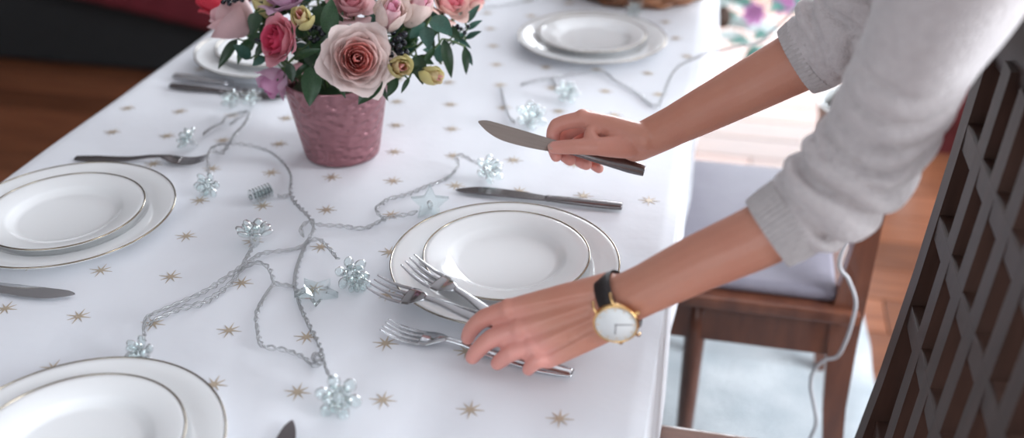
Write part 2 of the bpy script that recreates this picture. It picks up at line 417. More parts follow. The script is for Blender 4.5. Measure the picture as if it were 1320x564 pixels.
# printed gold stars: one regular lattice, a little askew on the table
sv, sf = [(0, 0, 0)], []
for k in range(16):
    a = PI * k / 8
    r = 0.0029 if k % 2 else (0.0140 if k % 4 == 0 else 0.0118)
    sv.append((r * math.cos(a), r * math.sin(a), 0.0))
for k in range(16): sf.append((0, 1 + k, 1 + (k + 1) % 16))
sv += [(x, y, -0.0004) for x, y, z in sv[1:]]
for k in range(16): sf.append((1 + k, 17 + k, 17 + (k + 1) % 16, 1 + (k + 1) % 16))
star_me = mesh('star_print', sv, sf, M_star, False)
for j in range(-6, 22):
    for i in range(-12, 14):
        x = -0.448 + i * 0.0848 + j * -0.0257; y = 0.692 + i * 0.0055 + j * 0.0853
        if TX0 + 0.02 < x < TX1 - 0.02 and TY0 + 0.02 < y < TY1 - 0.02:
            e = 0.006
            nrm = Vector((-(hcloth(x + e, y) - hcloth(x - e, y)) / (2 * e), -(hcloth(x, y + e) - hcloth(x, y - e)) / (2 * e), 1))
            o = obj('star_print', star_me, None, cloth)
            o.matrix_basis = Matrix.Translation((x, y, TZ + hcloth(x, y) + 0.0006)) @ zbasis(nrm, (1, 0.07, 0))

# ================================================================== PLATES
def plate_profile(R, wall, well, h, foot):
    top = [(0, foot + 0.0035), (well * 0.9, foot + 0.0035), (well, foot + 0.0045), (wall, h - 0.006), (wall + 0.004, h - 0.0042), (R - 0.006, h - 0.0004), (R - 0.001, h)]
    bot = [(R, h - 0.0012), (R - 0.002, h - 0.0030), (wall + 0.003, h - 0.0085), (well + 0.002, 0.002), (well * 0.86, 0.0), (well * 0.80, 0.0), (well * 0.78, foot), (0, foot)]
    return top + bot
ch_prof = plate_profile(0.1305, 0.096, 0.088, 0.0195, 0.003)
sa_prof = plate_profile(0.0950, 0.0660, 0.0600, 0.0185, 0.003)
def ring(R, z, r=0.0009):
    return tube([(R * math.cos(2 * PI * k / 96), R * math.sin(2 * PI * k / 96), z) for k in range(96)], (r), 6, closed=True, up=(0, 0, 1))
ch_me = mesh('plate_body', *lathe(ch_prof[::-1], 96), M_porc); sa_me = mesh('plate_body', *lathe(sa_prof[::-1], 96), M_porc)
ch_band = mesh('rim_band', *ring(0.1297, 0.0192, 0.0011), M_band); sa_band = mesh('rim_band', *ring(0.0943, 0.0182, 0.0011), M_band)
PZ = TZ + 0.0018
def plate_pair(c, lab1, lab2, off=(0, 0)):
    a = thing('charger_plate', lab1, 'plate', (c[0], c[1], PZ), 'dinner plates laid around the table')
    obj('plate_body', ch_me, None, a); obj('rim_band', ch_band, None, a)
    b = thing('salad_plate', lab2, 'plate', (c[0] + off[0], c[1] + off[1], PZ + 0.0068), 'small plates stacked on the dinner plates')
    obj('plate_body', sa_me, None, b); obj('rim_band', sa_band, None, b)
c_main = at(651, 333, PZ + 0.019)
plate_pair(c_main, 'large white gilt-rimmed dinner plate between the two reaching hands', 'small white gilt-rimmed plate on the dinner plate between the hands', (0.001, 0.004))
plate_pair(at(763, 46, PZ + 0.019), 'large white dinner plate in front of the wicker basket', 'small white plate stacked in front of the wicker basket')
plate_pair(at(85, 271, PZ + 0.019), 'large white dinner plate at the left table edge beside the knife', 'small white plate stacked at the left table edge', (0.003, -0.006))
plate_pair(at(352, 62, PZ + 0.019), 'large white dinner plate half hidden behind the bouquet of roses', 'small white plate behind the bouquet of roses')
plate_pair(at(94, 580, PZ + 0.019), 'large white dinner plate cropped at the bottom left corner', 'small white plate on the dinner plate at the bottom left corner', (0.0, 0.003))

# ================================================================== CUTLERY (local X runs from handle end to tip)
def slab(path, width, thick, n=10, m=24):
    """flattened bar: path of local points, half-width & half-thickness per point"""
    P = spline(path, m // (len(path) - 1))
    W = lerp_list(width, len(P)); T = lerp_list(thick, len(P))
    return tube(P, [(t, w) for w, t in zip(W, T)], n, up=(0, 0, 1))
def make_fork(name, label, m=M_steel, L=0.205):
    f = thing(name, label, 'fork'); s = L / 0.205
    S = Matrix.Scale(s, 4)
    obj('handle', xf(slab([(0, 0, .0025), (.03, 0, .0025), (.08, 0, .004), (.115, 0, .009), (.135, 0, .0105)], [.0065, .0098, .0072, .0040, .0036], [.0016, .0019, .002, .0023, .0021]), S), m, f)
    obj('head', xf(slab([(.134, 0, .0105), (.143, 0, .009), (.152, 0, .006), (.163, 0, .0042)], [.0036, .0085, .0123, .0128], [.0021, .0016, .0013, .0012]), S), m, f)
    for k in range(4):
        y = (-.0104 + k * .00693)
        obj('tine', xf(slab([(.161, y, .0042), (.175, y * 1.0, .0038), (.190, y * .98, .0062), (.205, y * .95, .0115)], [.0023, .0021, .0019, .0008], [.0012, .0011, .0010, .0006], 8), S), m, f)
    return f
def make_knife(name, label, m_blade=M_steel, m_handle=M_steel, L=0.218):
    k = thing(name, label, 'knife'); s = L / 0.218; S = Matrix.Scale(s, 4)
    hd = obj('handle', xf(slab([(0, 0, .0045), (.02, 0, .0045), (.06, 0, .0045), (.098, 0, .0045)], [.0075, .0088, .0075, .0058], [.0040, .0044, .0042, .0032]), S), m_handle, k)
    # blade: straight back, belly sweeping up to a rounded point
    up_, lo = [], []
    nb = 26
    for i in range(nb + 1):
        t = i / nb; x = .096 + .122 * t
        back = .0060 + .0012 * math.sin(t * PI * .6) - .0040 * max(0, (t - .86) / .14) ** 2.5
        belly = -.0060 - .0068 * math.sin(min(1, t / .62) * PI / 2) if t < .62 else -.0128 + .0142 * ((t - .62) / .38) ** 2.4
        up_.append((x, back)); lo.append((x, min(belly, back - .0003)))
    V, Fc = [], []
    for (x, yb), (_, yl) in zip(up_, lo):
        V += [(x, yb, .0045 + .0011), (x, yl, .0045 + .0002), (x, yl, .0045 - .0002), (x, yb, .0045 - .0011)]
    for i in range(nb):
        a = i * 4
        for q in range(4): Fc.append((a + q, a + (q + 1) % 4, a + 4 + (q + 1) % 4, a + 4 + q))
    Fc.append((3, 2, 1, 0)); e = nb * 4; Fc.append((e, e + 1, e + 2, e + 3))
    obj('blade', xf((V, Fc), S), m_blade, k, False)
    obj('bolster', xf(slab([(.092, 0, .0045), (.096, 0, .0045), (.100, 0, .0045)], [.0060, .0066, .0060], [.0034, .0036, .0020], 10, 8), S), m_handle, k)
    return k
def lay(o, tail, tip, up=(0, 0, 1), L=0.205, flip=False, anchor='tip'):
    tail = Vector(tail); tip = Vector(tip); d = (tip - tail).normalized()
    M = basis(d, up)
    if flip: M = M @ Matrix.Rotation(PI, 4, 'X')
    p = tip - d * L if anchor == 'tip' else tail
    o.matrix_basis = Matrix.Translation(p) @ M
KZ = TZ + 0.0012
kn = make_knife('table_knife', 'table knife lying beyond the plate between the hands', M_dsteel, M_dsteel); lay(kn, at(798, 269, KZ), at(588, 247, KZ), L=0.218)
fk = make_fork('table_fork', 'steel table fork laid on the cloth beneath the hand with the watch', M_steel); lay(fk, at(752, 486, KZ), at(496, 429, KZ), L=0.205)
kn = make_knife('table_knife', 'table knife with its blade beside the left plate', M_steel, M_dsteel); lay(kn, at(-95, 362, KZ), at(96, 385, KZ), L=0.218)
fk = make_fork('table_fork', 'steel fork behind the left plate, tines towards the light string', M_dsteel, 0.188); lay(fk, at(98, 205, KZ), at(262, 211, KZ), L=0.188, anchor='tail')
kn = make_knife('table_knife', 'bright table knife beside the plate behind the bouquet', M_steel, M_steel); lay(kn, at(226, 101, KZ), at(350, 118, KZ), L=0.218, anchor='tail')
kn = make_knife('table_knife', 'dark narrow knife, nearer of the pair behind the bouquet', M_dsteel, M_dsteel, 0.2); lay(kn, at(221, 113, KZ), at(340, 126, KZ), L=0.2, anchor='tail')
kn = make_knife('table_knife', 'dark knife tip poking in at the bottom edge right of the plate', M_dsteel, M_dsteel); lay(kn, at(250, 768, KZ), at(381, 547, KZ), L=0.218, flip=False)
# held by the person
kn = make_knife('table_knife', 'table knife held up in the far hand', M_bronze, M_dsteel, 0.205)
lay(kn, pd(824, 217, 1.192), pd(616, 158, 1.188), up=(FWD - UPV * 0.12), L=0.205, anchor='tip')
fk = make_fork('table_fork', 'steel fork held over the plate rim, upper of the pair in the near hand', M_steel); lay(fk, pd(640, 412, 1.017), pd(527, 344, 1.083), L=0.205, up=(0.25, -0.35, 1))
fk = make_fork('table_fork', 'steel fork held low by the near hand, tines reaching past the plate', M_steel); lay(fk, pd(640, 418, 1.012), pd(484, 372, 1.088), L=0.205, up=(0, -0.3, 1))

# ================================================================== VASE
vb = at(442, 197, TZ)
VASE_H = 0.118
vase = thing('flower_pot', 'pink hammered metal pot holding the bouquet of roses', 'vase', (vb.x, vb.y, TZ + 0.001))
vprof = [(0, 0), (0.046, 0), (0.0515, 0.003), (0.0530, 0.008), (0.0720, VASE_H - 0.003), (0.0730, VASE_H), (0.0715, VASE_H + 0.0005), (0.0695, VASE_H - 0.003), (0.0515, 0.012), (0.044, 0.006), (0, 0.006)]
obj('pot_body', lathe(vprof, 72), M_vase, vase)
obj('flower_foam', lathe([(0, 0.0062), (0.043, 0.0065), (0.0600, VASE_H - 0.020), (0.055, VASE_H - 0.014), (0, VASE_H - 0.012)], 32), M_leaf, vase)
VC = Vector((vb.x, vb.y, TZ + VASE_H))        # mouth of the pot

# ================================================================== FLOWERS
def petal_mesh(name, r, h, wang, curl, seed, m, z0=0.0, peak=0.10, r0=0.12, nu=8, nv=7):
    rnd = random.Random(seed); ph = rnd.uniform(0, 6)
    V, Fc = [], []
    for j in range(nv + 1):
        v = j / nv
        prof_r = r * (r0 + (1 - r0) * math.sin(min(1, v * 1.05) * PI / 2) ** 0.75)
        prof_z = z0 + h * (v ** 1.25)
        wv = wang * (0.42 + 0.58 * math.sin(min(1.0, v * 1.25) * PI / 2)) * (1.0 if v < 0.8 else 1 - 0.30 * ((v - 0.8) / 0.2) ** 2)
        for i in range(nu + 1):
            u = -1 + 2 * i / nu
            c = max(0, v - 0.62) / 0.38
            e = 1 - 0.16 * (u * u) * v - 0.0
            rr = prof_r + curl * r * c * c * (0.75 + 0.35 * math.sin(u * 3.3 + ph)) + 0.035 * r * math.sin(u * 5 + ph) * v
            zz = prof_z * e + peak * h * (1 - abs(u)) ** 2 * max(0, v - .6) - curl * abs(r) * 0.55 * c * c * c
            a = u * wv
            V.append((rr * math.cos(a), rr * math.sin(a), zz))
    for j in range(nv):
        for i in range(nu):
            a = j * (nu + 1) + i; Fc.append((a, a + 1, a + nu + 2, a + nu + 1))
    return mesh(name, V, Fc, m)
def petal_mats(key, inner, mid, outer):
    return [mat(key + '_inner_petal', inner, 0.55, col2=tuple(c * 0.85 for c in inner), nscale=60, transl=0.38, obj_rand=0.12),
            mat(key + '_middle_petal', mid, 0.55, col2=tuple(c * 0.9 for c in mid), nscale=60, transl=0.35, obj_rand=0.10),
            mat(key + '_outer_petal', outer, 0.55, col2=tuple(c * 0.9 for c in outer), nscale=50, transl=0.32, obj_rand=0.08)]
PAL = {
    'blush': petal_mats('blush', (0.94, 0.50, 0.46), (0.90, 0.66, 0.63), (0.90, 0.76, 0.73)),
    'dusty': petal_mats('dusty', (0.78, 0.34, 0.40), (0.80, 0.47, 0.50), (0.80, 0.54, 0.55)),
    'hot': petal_mats('hot', (0.80, 0.10, 0.20), (0.80, 0.14, 0.25), (0.82, 0.36, 0.42)),
    'red': petal_mats('red', (0.50, 0.01, 0.03), (0.55, 0.015, 0.04), (0.60, 0.03, 0.06)),
    'lilac': petal_mats('lilac', (0.62, 0.20, 0.42), (0.70, 0.36, 0.55), (0.74, 0.48, 0.64)),
    'peach': petal_mats('peach', (0.80, 0.26, 0.32), (0.84, 0.46, 0.46), (0.84, 0.58, 0.52)),
    'cream': petal_mats('cream', (0.85, 0.42, 0.55), (0.88, 0.62, 0.66), (0.86, 0.72, 0.66)),
    'green': petal_mats('green', (0.85, 0.42, 0.42), (0.74, 0.62, 0.36), (0.68, 0.60, 0.28)),
}
PM = {}
def pm(key, kind, band, var, *args):
    k = (key, kind, band, var)
    if k not in PM: PM[k] = petal_mesh('petal', *args[:4], var * 17 + band * 5 + 1, PAL[key][band], **args[4])
    return PM[k]
sepal_me = mesh('sepal', [(0, -.06, 0), (0, .06, 0), (.30, -.16, .02), (.30, .16, .02), (.62, -.09, .12), (.62, .09, .12), (.95, 0, .04), (.3, 0, -.05), (.62, 0, .05)],
                [(0, 7, 2), (0, 1, 7), (1, 3, 7), (2, 7, 8, 4), (7, 3, 5, 8), (4, 8, 6), (8, 5, 6)], M_stem)
def stem_part(root, start_world, end_world, r=0.0022):
    M = root.matrix_basis.inverted(); a = Vector(start_world); b = Vector(end_world)
    mid = (a + b) / 2 + Vector((0, 0, 0.012))
    pts = spline([a, mid, b], 5)
    obj('stem', tube([M @ p for p in pts], r / root.scale.x, 6), M_stem, root)
def flower(name, label, pos, axis, R, key, kind='rose', n=22, spin=0.0, sepals=True, stem=True, cat='flower', spread=1.0):
    o = thing(name, label, cat); ax = Vector(axis).normalized()
    o.matrix_basis = Matrix.Translation(pos) @ zbasis(ax, (0.3, 0.1, 1)) @ Matrix.Rotation(spin, 4, 'Z') @ Matrix.Scale(R, 4)
    for k in range(n):
        t = k / (n - 1)
        if kind == 'rose':       # open garden rose
            band = 0 if t < 0.42 else (1 if t < 0.60 else 2); var = k % 3 if band == 2 else k
            r = 0.08 + 0.84 * t ** 1.05; h = 0.98 - 0.10 * t - 0.42 * max(0, t - 0.55) * 1.6
            wa = 1.35 - 0.55 * t; curl = 0.02 + 0.24 * t ** 3 * spread + (0.05 if k % 2 else 0) - (0.55 if k < 4 else 0)
            me = pm(key, kind, band, k, r, h, wa, curl, dict(z0=-0.35 - 0.0 * t, peak=0.06, r0=0.10))
        elif kind == 'cup':      # half open
            band = 0 if t < 0.3 else (1 if t < 0.6 else 2)
            r = 0.10 + 0.74 * t; h = 1.15 + 0.25 * math.sin(t * PI) - 0.25 * t
            me = pm(key, kind, band, k, r, h, 1.5 - 0.6 * t, 0.05 + 0.22 * t * t * spread, dict(z0=-0.6, peak=0.08, r0=0.12))
        else:                    # bud
            band = 0 if t < 0.25 else (1 if t < 0.6 else 2)
            r = 0.16 + 0.52 * t; h = 1.75 - 0.45 * t
            me = pm(key, kind, band, k, r, h, 1.7 - 0.7 * t, -0.38 + 0.14 * t, dict(z0=-0.75, peak=0.05, r0=0.30))
        p = obj('petal', me, None, o)
        p.rotation_euler = (0, 0, k * 2.39996)
    base_z = {'rose': -0.36, 'cup': -0.6, 'bud': -0.75}[kind]
    if sepals:
        for k in range(5):
            s = obj('sepal', sepal_me, None, o); s.location = (0, 0, base_z); s.rotation_euler = (0, (-0.25 if kind == 'rose' else -0.95), 0)
            s.rotation_euler = (Matrix.Rotation(k * 2 * PI / 5 + 0.4, 4, 'Z') @ Matrix.Rotation(-0.15 if kind == 'rose' else -0.8, 4, 'Y')).to_euler()
            s.scale = (0.9, 0.9, 0.9)
    obj('hip', ball((0, 0, base_z - 0.02), (0.16, 0.16, 0.14), 10, 6), M_stem, o)
    if stem:
        end = VC + Vector(((pos[0] - VC.x) * 0.25, (pos[1] - VC.y) * 0.25, -0.035))
        stem_part(o, Vector(pos) + ax * (base_z - 0.1) * R, end)
    return o
def toward(pos, cam_w=0.5, up=0.0):
    pos = Vector(pos); out = (pos - (VC + Vector((0, 0, 0.0)))).normalized(); tc = (CAM - pos).normalized()
    return (out * (1 - cam_w) + tc * cam_w + Vector((0, 0, up))).normalized()
def F(name, label, px, py, d, R, key, kind, n, cw=0.5, up=0.0, spin=0.0, ax=None, **kw):
    p = pd(px, py, d); flower(name, label, p, ax if ax else toward(p, cw, up), R, key, kind, n, spin, **kw)
F('garden_rose', 'large open blush pink rose over the front rim of the pot', 460, 76, 1.275, 0.0475, 'blush', 'rose', 34, 0.75, -0.02, 0.6)
F('garden_rose', 'hot pink rose facing left, beside the blush rose', 363, 52, 1.30, 0.0345, 'hot', 'rose', 30, ax=(-RGT * .62 - FWD * .75 + UPV * .05), spin=1.0)
F('garden_rose', 'dusty pink rose at the left side, seen from the side', 304, 26, 1.375, 0.043, 'dusty', 'cup', 16, 0.10, 0.35, 0.2)
F('garden_rose', 'red rose peeking out at the far left of the bouquet', 277, 4, 1.42, 0.030, 'red', 'cup', 12, 0.1, 0.2, 0.4)
F('garden_rose', 'lilac pink blossom drooping over the left rim of the pot', 354, 104, 1.33, 0.030, 'lilac', 'cup', 10, 0.25, -0.75, 0.0, spread=1.5)
F('garden_rose', 'lilac pink rose at the top left, above the hot pink rose', 372, -3, 1.335, 0.035, 'lilac', 'rose', 18, 0.4, 0.3, 0.0)
F('garden_rose', 'pink rose behind the blush rose at the top edge', 452, 6, 1.315, 0.034, 'dusty', 'rose', 20, 0.55, 0.3, 2.0)
F('garden_rose', 'coral pink rose at the top right of the bouquet', 578, 4, 1.34, 0.034, 'peach', 'rose', 20, 0.45, 0.2, 0.7)
F('rose_bud', 'pale pink rose bud right of the blush rose', 501, 21, 1.275, 0.034, 'cream', 'bud', 9, 0.45, 0.25)
F('rose_bud', 'cream and pink rose bud between the pale bud and the coral rose', 535, 14, 1.29, 0.035, 'cream', 'bud', 9, 0.30, 0.35, 1.1)
F('rose_bud', 'yellow-green rose bud above the hot pink rose', 390, 24, 1.27, 0.0245, 'green', 'bud', 8, 0.6, 0.1)
F('rose_bud', 'yellow-green rose bud with pink heart, right of the blush rose', 514, 85, 1.275, 0.026, 'green', 'bud', 8, 0.6, -0.1, 0.8)
F('rose_bud', 'yellow-green rose bud lowest on the right of the bouquet', 553, 96, 1.30, 0.023, 'green', 'bud', 8, 0.25, -0.2, 0.3)
F('rose_bud', 'half hidden green bud at the top left edge', 343, 10, 1.345, 0.025, 'green', 'bud', 7, 0.3, 0.3, 0.3)
F('rose_bud', 'small coral rose bud at the outer right top', 611, 6, 1.36, 0.017, 'peach', 'bud', 7, 0.2, 0.2, 0.3)
F('garden_rose', 'blush rose on top of the bouquet above the picture edge', 470, -52, 1.34, 0.045, 'blush', 'rose', 18, 0.3, 0.6)
F('garden_rose', 'dusty pink rose at the back of the bouquet top', 400, -50, 1.39, 0.042, 'dusty', 'rose', 16, 0.2, 0.6)

# leaves
def leaf_mesh(name, m, L=1.0, W=0.42, fold=0.18, droop=0.25, nu=4, nv=9):
    V, Fc = [], []
    for j in range(nv + 1):
        v = j / nv; w = W * 0.5 * (math.sin(PI * min(1, v ** 0.8)) ** 0.85) * (1 if v < .98 else 0.3) + 0.004
        for i in range(nu + 1):
            u = -1 + 2 * i / nu
            V.append((L * v, u * w, fold * abs(u) * w - droop * v * v * L + 0.012 * math.sin(v * 14 + u * 2) * abs(u)))
    for j in range(nv):
        for i in range(nu):
            a = j * (nu + 1) + i; Fc.append((a, a + nu + 1, a + nu + 2, a + 1))
    return mesh(name, V, Fc, m)
LEAF = [leaf_mesh('leaf', M_leaf, 1, .50, .3, .22), leaf_mesh('leaf', M_leafb, 1, .58, .25, .15), leaf_mesh('leaf', M_leaf, 1, .30, .3, .35), leaf_mesh('leaf', M_leafb, 1, .34, .3, .2)]
def sprig(name, label, leaves, stem_from, cat='leaf sprig'):
    """leaves: (base px, base py, tip px, tip py, depth base, depth tip, kind)"""
    o = thing(name, label, cat, tuple(stem_from))
    node = []
    for (bx_, by_, tx, ty, d0, d1, kd) in leaves:
        a = pd(bx_, by_, d0); b = pd(tx, ty, d1); L = (b - a).length
        l = obj('leaf', LEAF[kd], None, o)
        up = (CAM - a).normalized() + Vector((0, 0, 0.5))
        M = Matrix.Translation(a - o.location) @ basis(b - a + up.normalized() * 0.18 * L, up) @ Matrix.Scale(L, 4)
        l.matrix_basis = M; node.append(a - o.location)
    pts = [Vector((0, 0, 0))] + sorted(node, key=lambda p: p.length)
    obj('stem', tube(spline(pts, 4), 0.0013, 5), M_stem, o)
    return o
inn = lambda px, py, d: VC + Vector(((pd(px, py, d).x - VC.x) * .4, (pd(px, py, d).y - VC.y) * .4, -0.02))
sprig('leaf_sprig', 'dark leaf hanging over the left rim of the pot', [(404, 84, 399, 136, 1.300, 1.300, 0), (398, 82, 377, 100, 1.31, 1.31, 2)], inn(400, 100, 1.31))
sprig('leaf_sprig', 'dark leaves fringing the pot rim under the blush rose', [(492, 100, 462, 134, 1.285, 1.283, 0), (486, 104, 500, 128, 1.30, 1.30, 2), (430, 100, 445, 124, 1.30, 1.295, 2)], inn(470, 110, 1.30))
sprig('leaf_sprig', 'pointed dark leaves right of the pot rim under the yellow-green bud', [(512, 100, 500, 124, 1.30, 1.30, 0), (528, 100, 517, 119, 1.30, 1.30, 2), (536, 70, 545, 108, 1.30, 1.30, 0), (520, 96, 540, 84, 1.3, 1.29, 2)], inn(520, 105, 1.31))
sprig('leaf_sprig', 'blue-green broad leaves under the coral rose', [(556, 22, 583, 46, 1.30, 1.285, 1), (549, 34, 553, 64, 1.292, 1.28, 1), (550, 30, 528, 50, 1.31, 1.30, 1)], inn(555, 40, 1.32))
sprig('leaf_sprig', 'long drooping leaves at the right side of the bouquet', [(572, 50, 582, 98, 1.32, 1.325, 2), (560, 62, 545, 84, 1.31, 1.30, 2), (600, 60, 601, 94, 1.335, 1.335, 2)], inn(570, 60, 1.33))
sprig('leaf_sprig', 'airy sprig of small leaves at the far right', [(600, 30, 618, 6, 1.35, 1.345, 3), (602, 38, 621, 26, 1.35, 1.34, 3), (600, 50, 620, 40, 1.35, 1.34, 3), (598, 62, 609, 84, 1.345, 1.34, 3), (590, 50, 607, 62, 1.345, 1.34, 3), (596, 22, 588, 8, 1.35, 1.345, 3), (598, 42, 583, 58, 1.35, 1.34, 3)], inn(590, 50, 1.35))
sprig('leaf_sprig', 'bright green leaf standing up behind the yellow-green bud', [(424, 46, 427, -2, 1.29, 1.285, 0), (436, 40, 441, 16, 1.3, 1.29, 2)], inn(425, 40, 1.31))
sprig('leaf_sprig', 'dark leaves hanging below the dusty rose at left', [(306, 50, 281, 86, 1.375, 1.37, 2), (316, 52, 306, 82, 1.37, 1.37, 2), (326, 50, 315, 72, 1.365, 1.36, 0), (330, 44, 345, 66, 1.35, 1.345, 2)], inn(310, 60, 1.38))
sprig('leaf_sprig', 'dark leaves below the hot pink rose', [(372, 80, 377, 106, 1.295, 1.30, 0), (378, 76, 408, 62, 1.295, 1.275, 2), (392, 64, 412, 92, 1.305, 1.30, 0), (404, 50, 420, 76, 1.31, 1.30, 0)], inn(385, 80, 1.32))
sprig('leaf_sprig', 'dark leaves filling the gap above the blush rose', [(404, 36, 418, 8, 1.31, 1.30, 0), (416, 62, 432, 34, 1.31, 1.30, 0), (410, 30, 392, 48, 1.31, 1.3, 0), (520, 60, 536, 36, 1.32, 1.31, 0), (476, 40, 496, 50, 1.33, 1.31, 0), (516, 48, 500, 66, 1.32, 1.30, 0), (345, 30, 338, 52, 1.35, 1.33, 0), (350, 26, 330, 22, 1.36, 1.34, 0)], inn(440, 40, 1.34))
# deep foliage between the blooms
rf_ = random.Random(21)
for lab, dd in (('dark leaves at the heart of the bouquet above the pot mouth', 1.375), ('dark leaves at the back of the bouquet', 1.42)):
    lv = []
    for q in range(20):
        bx_, by_ = rf_.uniform(360, 540), rf_.uniform(-30, 84); a = rf_.uniform(0, 6.28); ln = rf_.uniform(24, 38); d0 = dd + rf_.uniform(-.015, .02)
        lv.append((bx_, by_, bx_ + ln * math.cos(a), min(by_ + ln * math.sin(a), 100), d0, d0 + rf_.uniform(-.015, .02), rf_.choice((0, 0, 1, 2))))
    sprig('leaf_sprig', lab, lv, VC + Vector((0, 0.01, -0.02)))
for lab, x0, x1, y0_, y1_, nn in (('shadowy dark leaves packed between the left roses', 318, 405, 2, 92, 16), ('shadowy dark leaves packed around the blush rose', 400, 520, 0, 104, 18), ('shadowy dark leaves packed behind the right buds', 505, 585, 18, 88, 15)):
    lv = []
    for q in range(nn):
        bx_, by_ = rf_.uniform(x0, x1), rf_.uniform(y0_, y1_); a = rf_.uniform(0, 6.28); ln = rf_.uniform(20, 34)
        d0 = 1.335 + rf_.uniform(-.012, .02)
        lv.append((bx_, by_, bx_ + ln * math.cos(a), min(by_ + ln * math.sin(a), 116), d0, d0 - rf_.uniform(0, .02), rf_.choice((0, 0, 1, 2))))
    sprig('leaf_sprig', lab, lv, inn((x0 + x1) / 2, 60, 1.36))
# berries
berry_me = mesh('berry', *ball((0, 0, 0), 1.0, 10, 7), M_berry)
def berries(label, px, py, d, spots, r=0.0042):
    root = inn(px, py, d); o = thing('berry_sprig', label, 'berries', tuple(root))
    c0 = pd(px, py, d + 0.02)
    obj('stem', tube([p - root for p in spline([root, (root + c0) / 2, c0], 4)], 0.0011, 5), M_stem, o)
    for (dx, dy, dd) in spots:
        p = pd(px + dx, py + dy, d + dd)
        b = obj('berry', berry_me, None, o); b.location = p - root; b.scale = (r,) * 3
        obj('berry_stalk', tube([c0 - root, p - root], 0.0006, 4), M_stem, b if False else o)
rb = random.Random(3)
def cluster(n, sx, sy): return [(rb.uniform(-sx, sx), rb.uniform(-sy, sy), rb.uniform(-0.012, 0.012)) for _ in range(n)]
berries('black berry cluster between the pale bud and yellow-green bud', 512, 56, 1.285, cluster(22, 13, 15))
berries('black berry cluster left of the blush rose', 409, 46, 1.295, cluster(12, 10, 13), 0.0034)
berries('tiny dark berries below the dusty rose', 332, 50, 1.345, cluster(9, 9, 9), 0.0026)
berries('dark berries at the top left edge over the dusty rose', 300, 2, 1.335, cluster(9, 13, 4), 0.0035)
berries('small dark berries on the airy sprig at right', 596, 38, 1.335, cluster(9, 11, 6), 0.0028)

# ================================================================== STRING LIGHTS
def twisted(path, r=0.0010, amp=0.0027, pitch=0.024, dens=0.004):
    pts = spline(path, 10); P = [pts[0]]
    acc = 0; out = [pts[0]]
    for p in pts[1:]:
        if (p - out[-1]).length > dens: out.append(p)
    p_, fr = frames(out); s = 0; A, B = [], []
    for k, (p, (t, u, v)) in enumerate(zip(p_, fr)):
        if k: s += (p - p_[k - 1]).length
        a = 2 * PI * s / pitch + 0.8 * noise.noise((s * 20, 0, 0))
        am = amp * (0.75 + 0.6 * noise.noise((s * 14, 3, p.x * 5)))
        q = u * math.cos(a) * am + v * math.sin(a) * am
        A.append(p + q); B.append(p - q)
    return join(tube(A, r, 7), tube(B, r, 7)), join(tube(A, r * 0.42, 5), tube(B, r * 0.42, 5))
def wire(root, px, zs=None, base=0.0034):
    pts = []
    for k, p in enumerate(px):
        z = TZ + base + (zs[k] if zs else 0) + 0.0012 * noise.noise((p[0] * .05, p[1] * .05, 1))
        pts.append(at(p[0], p[1], z))
    clear, core = twisted(pts)
    w = obj('cable', clear, M_wire, root); obj('copper_strand', core, M_core, w)
# moulded covers -----------------------------------------------------
def petals_cover():
    bs = [lathe([(0, -.010), (.0045, -.009), (.005, 0), (.006, .004), (0, .006)], 10)]
    for lay_, (nk, rr, tilt, ln) in enumerate(((6, .004, 1.15, .016), (5, .003, 0.55, .014))):
        for k in range(nk):
            a = 2 * PI * k / nk + lay_ * .5
            p = lathe([(0, 0), (.0030, .002), (.0055, .008), (.0052, .012), (.0025, .0155), (0, .016)], 8, 1.0, 0.55)
            M = Matrix.Rotation(a, 4, 'Z') @ Matrix.Translation((rr, 0, 0)) @ Matrix.Rotation(tilt, 4, 'Y') @ Matrix.Rotation(PI / 2, 4, 'Z')
            bs.append(xf(p, M))
    return join(*bs)
def star_cover(np_=5, R=.020, r=.0095, t=.0035):
    V, Fc = [], []
    n2 = np_ * 2
    for s in (-1, 1):
        for k in range(n2):
            a = 2 * PI * k / n2; q = R if k % 2 == 0 else r
            V.append((q * math.cos(a), q * math.sin(a), s * t))
        V.append((0, 0, s * t * 1.9))
    for k in range(n2):
        k2 = (k + 1) % n2
        Fc.append((k, k2, n2 + 1 + k2, n2 + 1 + k)); Fc.append((n2, k2, k)); Fc.append((2 * n2 + 1, n2 + 1 + k, n2 + 1 + k2))
    return V, Fc
def comb_cover():
    bs = [tube([(-.016, 0, 0), (.016, 0, 0)], .004, 8)]
    for k in range(7):
        x = -.014 + k * .0047
        bs.append(xf(lathe([(0, -.001), (.009, -.0008), (.0105, 0), (.009, .0008), (0, .001)], 12), Matrix.Translation((x, 0, .0)) @ Matrix.Rotation(PI / 2, 4, 'Y')))
    return join(*bs)
COV = {'petal': mesh('bulb_cover', *petals_cover(), M_clear, True), 'star': mesh('bulb_cover', *star_cover(), M_clear, False), 'comb': mesh('bulb_cover', *comb_cover(), M_clear, True)}
sock_me = mesh('socket', *lathe([(0, -.004), (.0026, -.004), (.003, .006), (.0022, .012), (0, .0125)], 10), M_wire)
def bulb(root, px, py, kind, h=0.010, axis=(0, 0, 1), sc=1.0, spin=0.0, wire_to=None):
    b = obj('bulb_cover', COV[kind], None, root)
    b.matrix_basis = Matrix.Translation(at(px, py, TZ + h)) @ zbasis(axis) @ Matrix.Rotation(spin, 4, 'Z') @ Matrix.Scale(sc, 4)
    s = obj('socket', sock_me, None, b); s.rotation_euler = (PI, 0, 0); s.location = (0, 0, -0.002)
sl = thing('string_lights', 'clear twisted fairy light string with acrylic blossoms in front of the pot', 'string lights')
wire(sl, [(262, 173), (274, 164), (287, 158), (293, 150), (320, 144), (317, 157), (303, 173), (295, 187), (285, 197), (274, 193)], [0.004, .004, .004, .006, .012, .008, .006, .006, .004, .006])
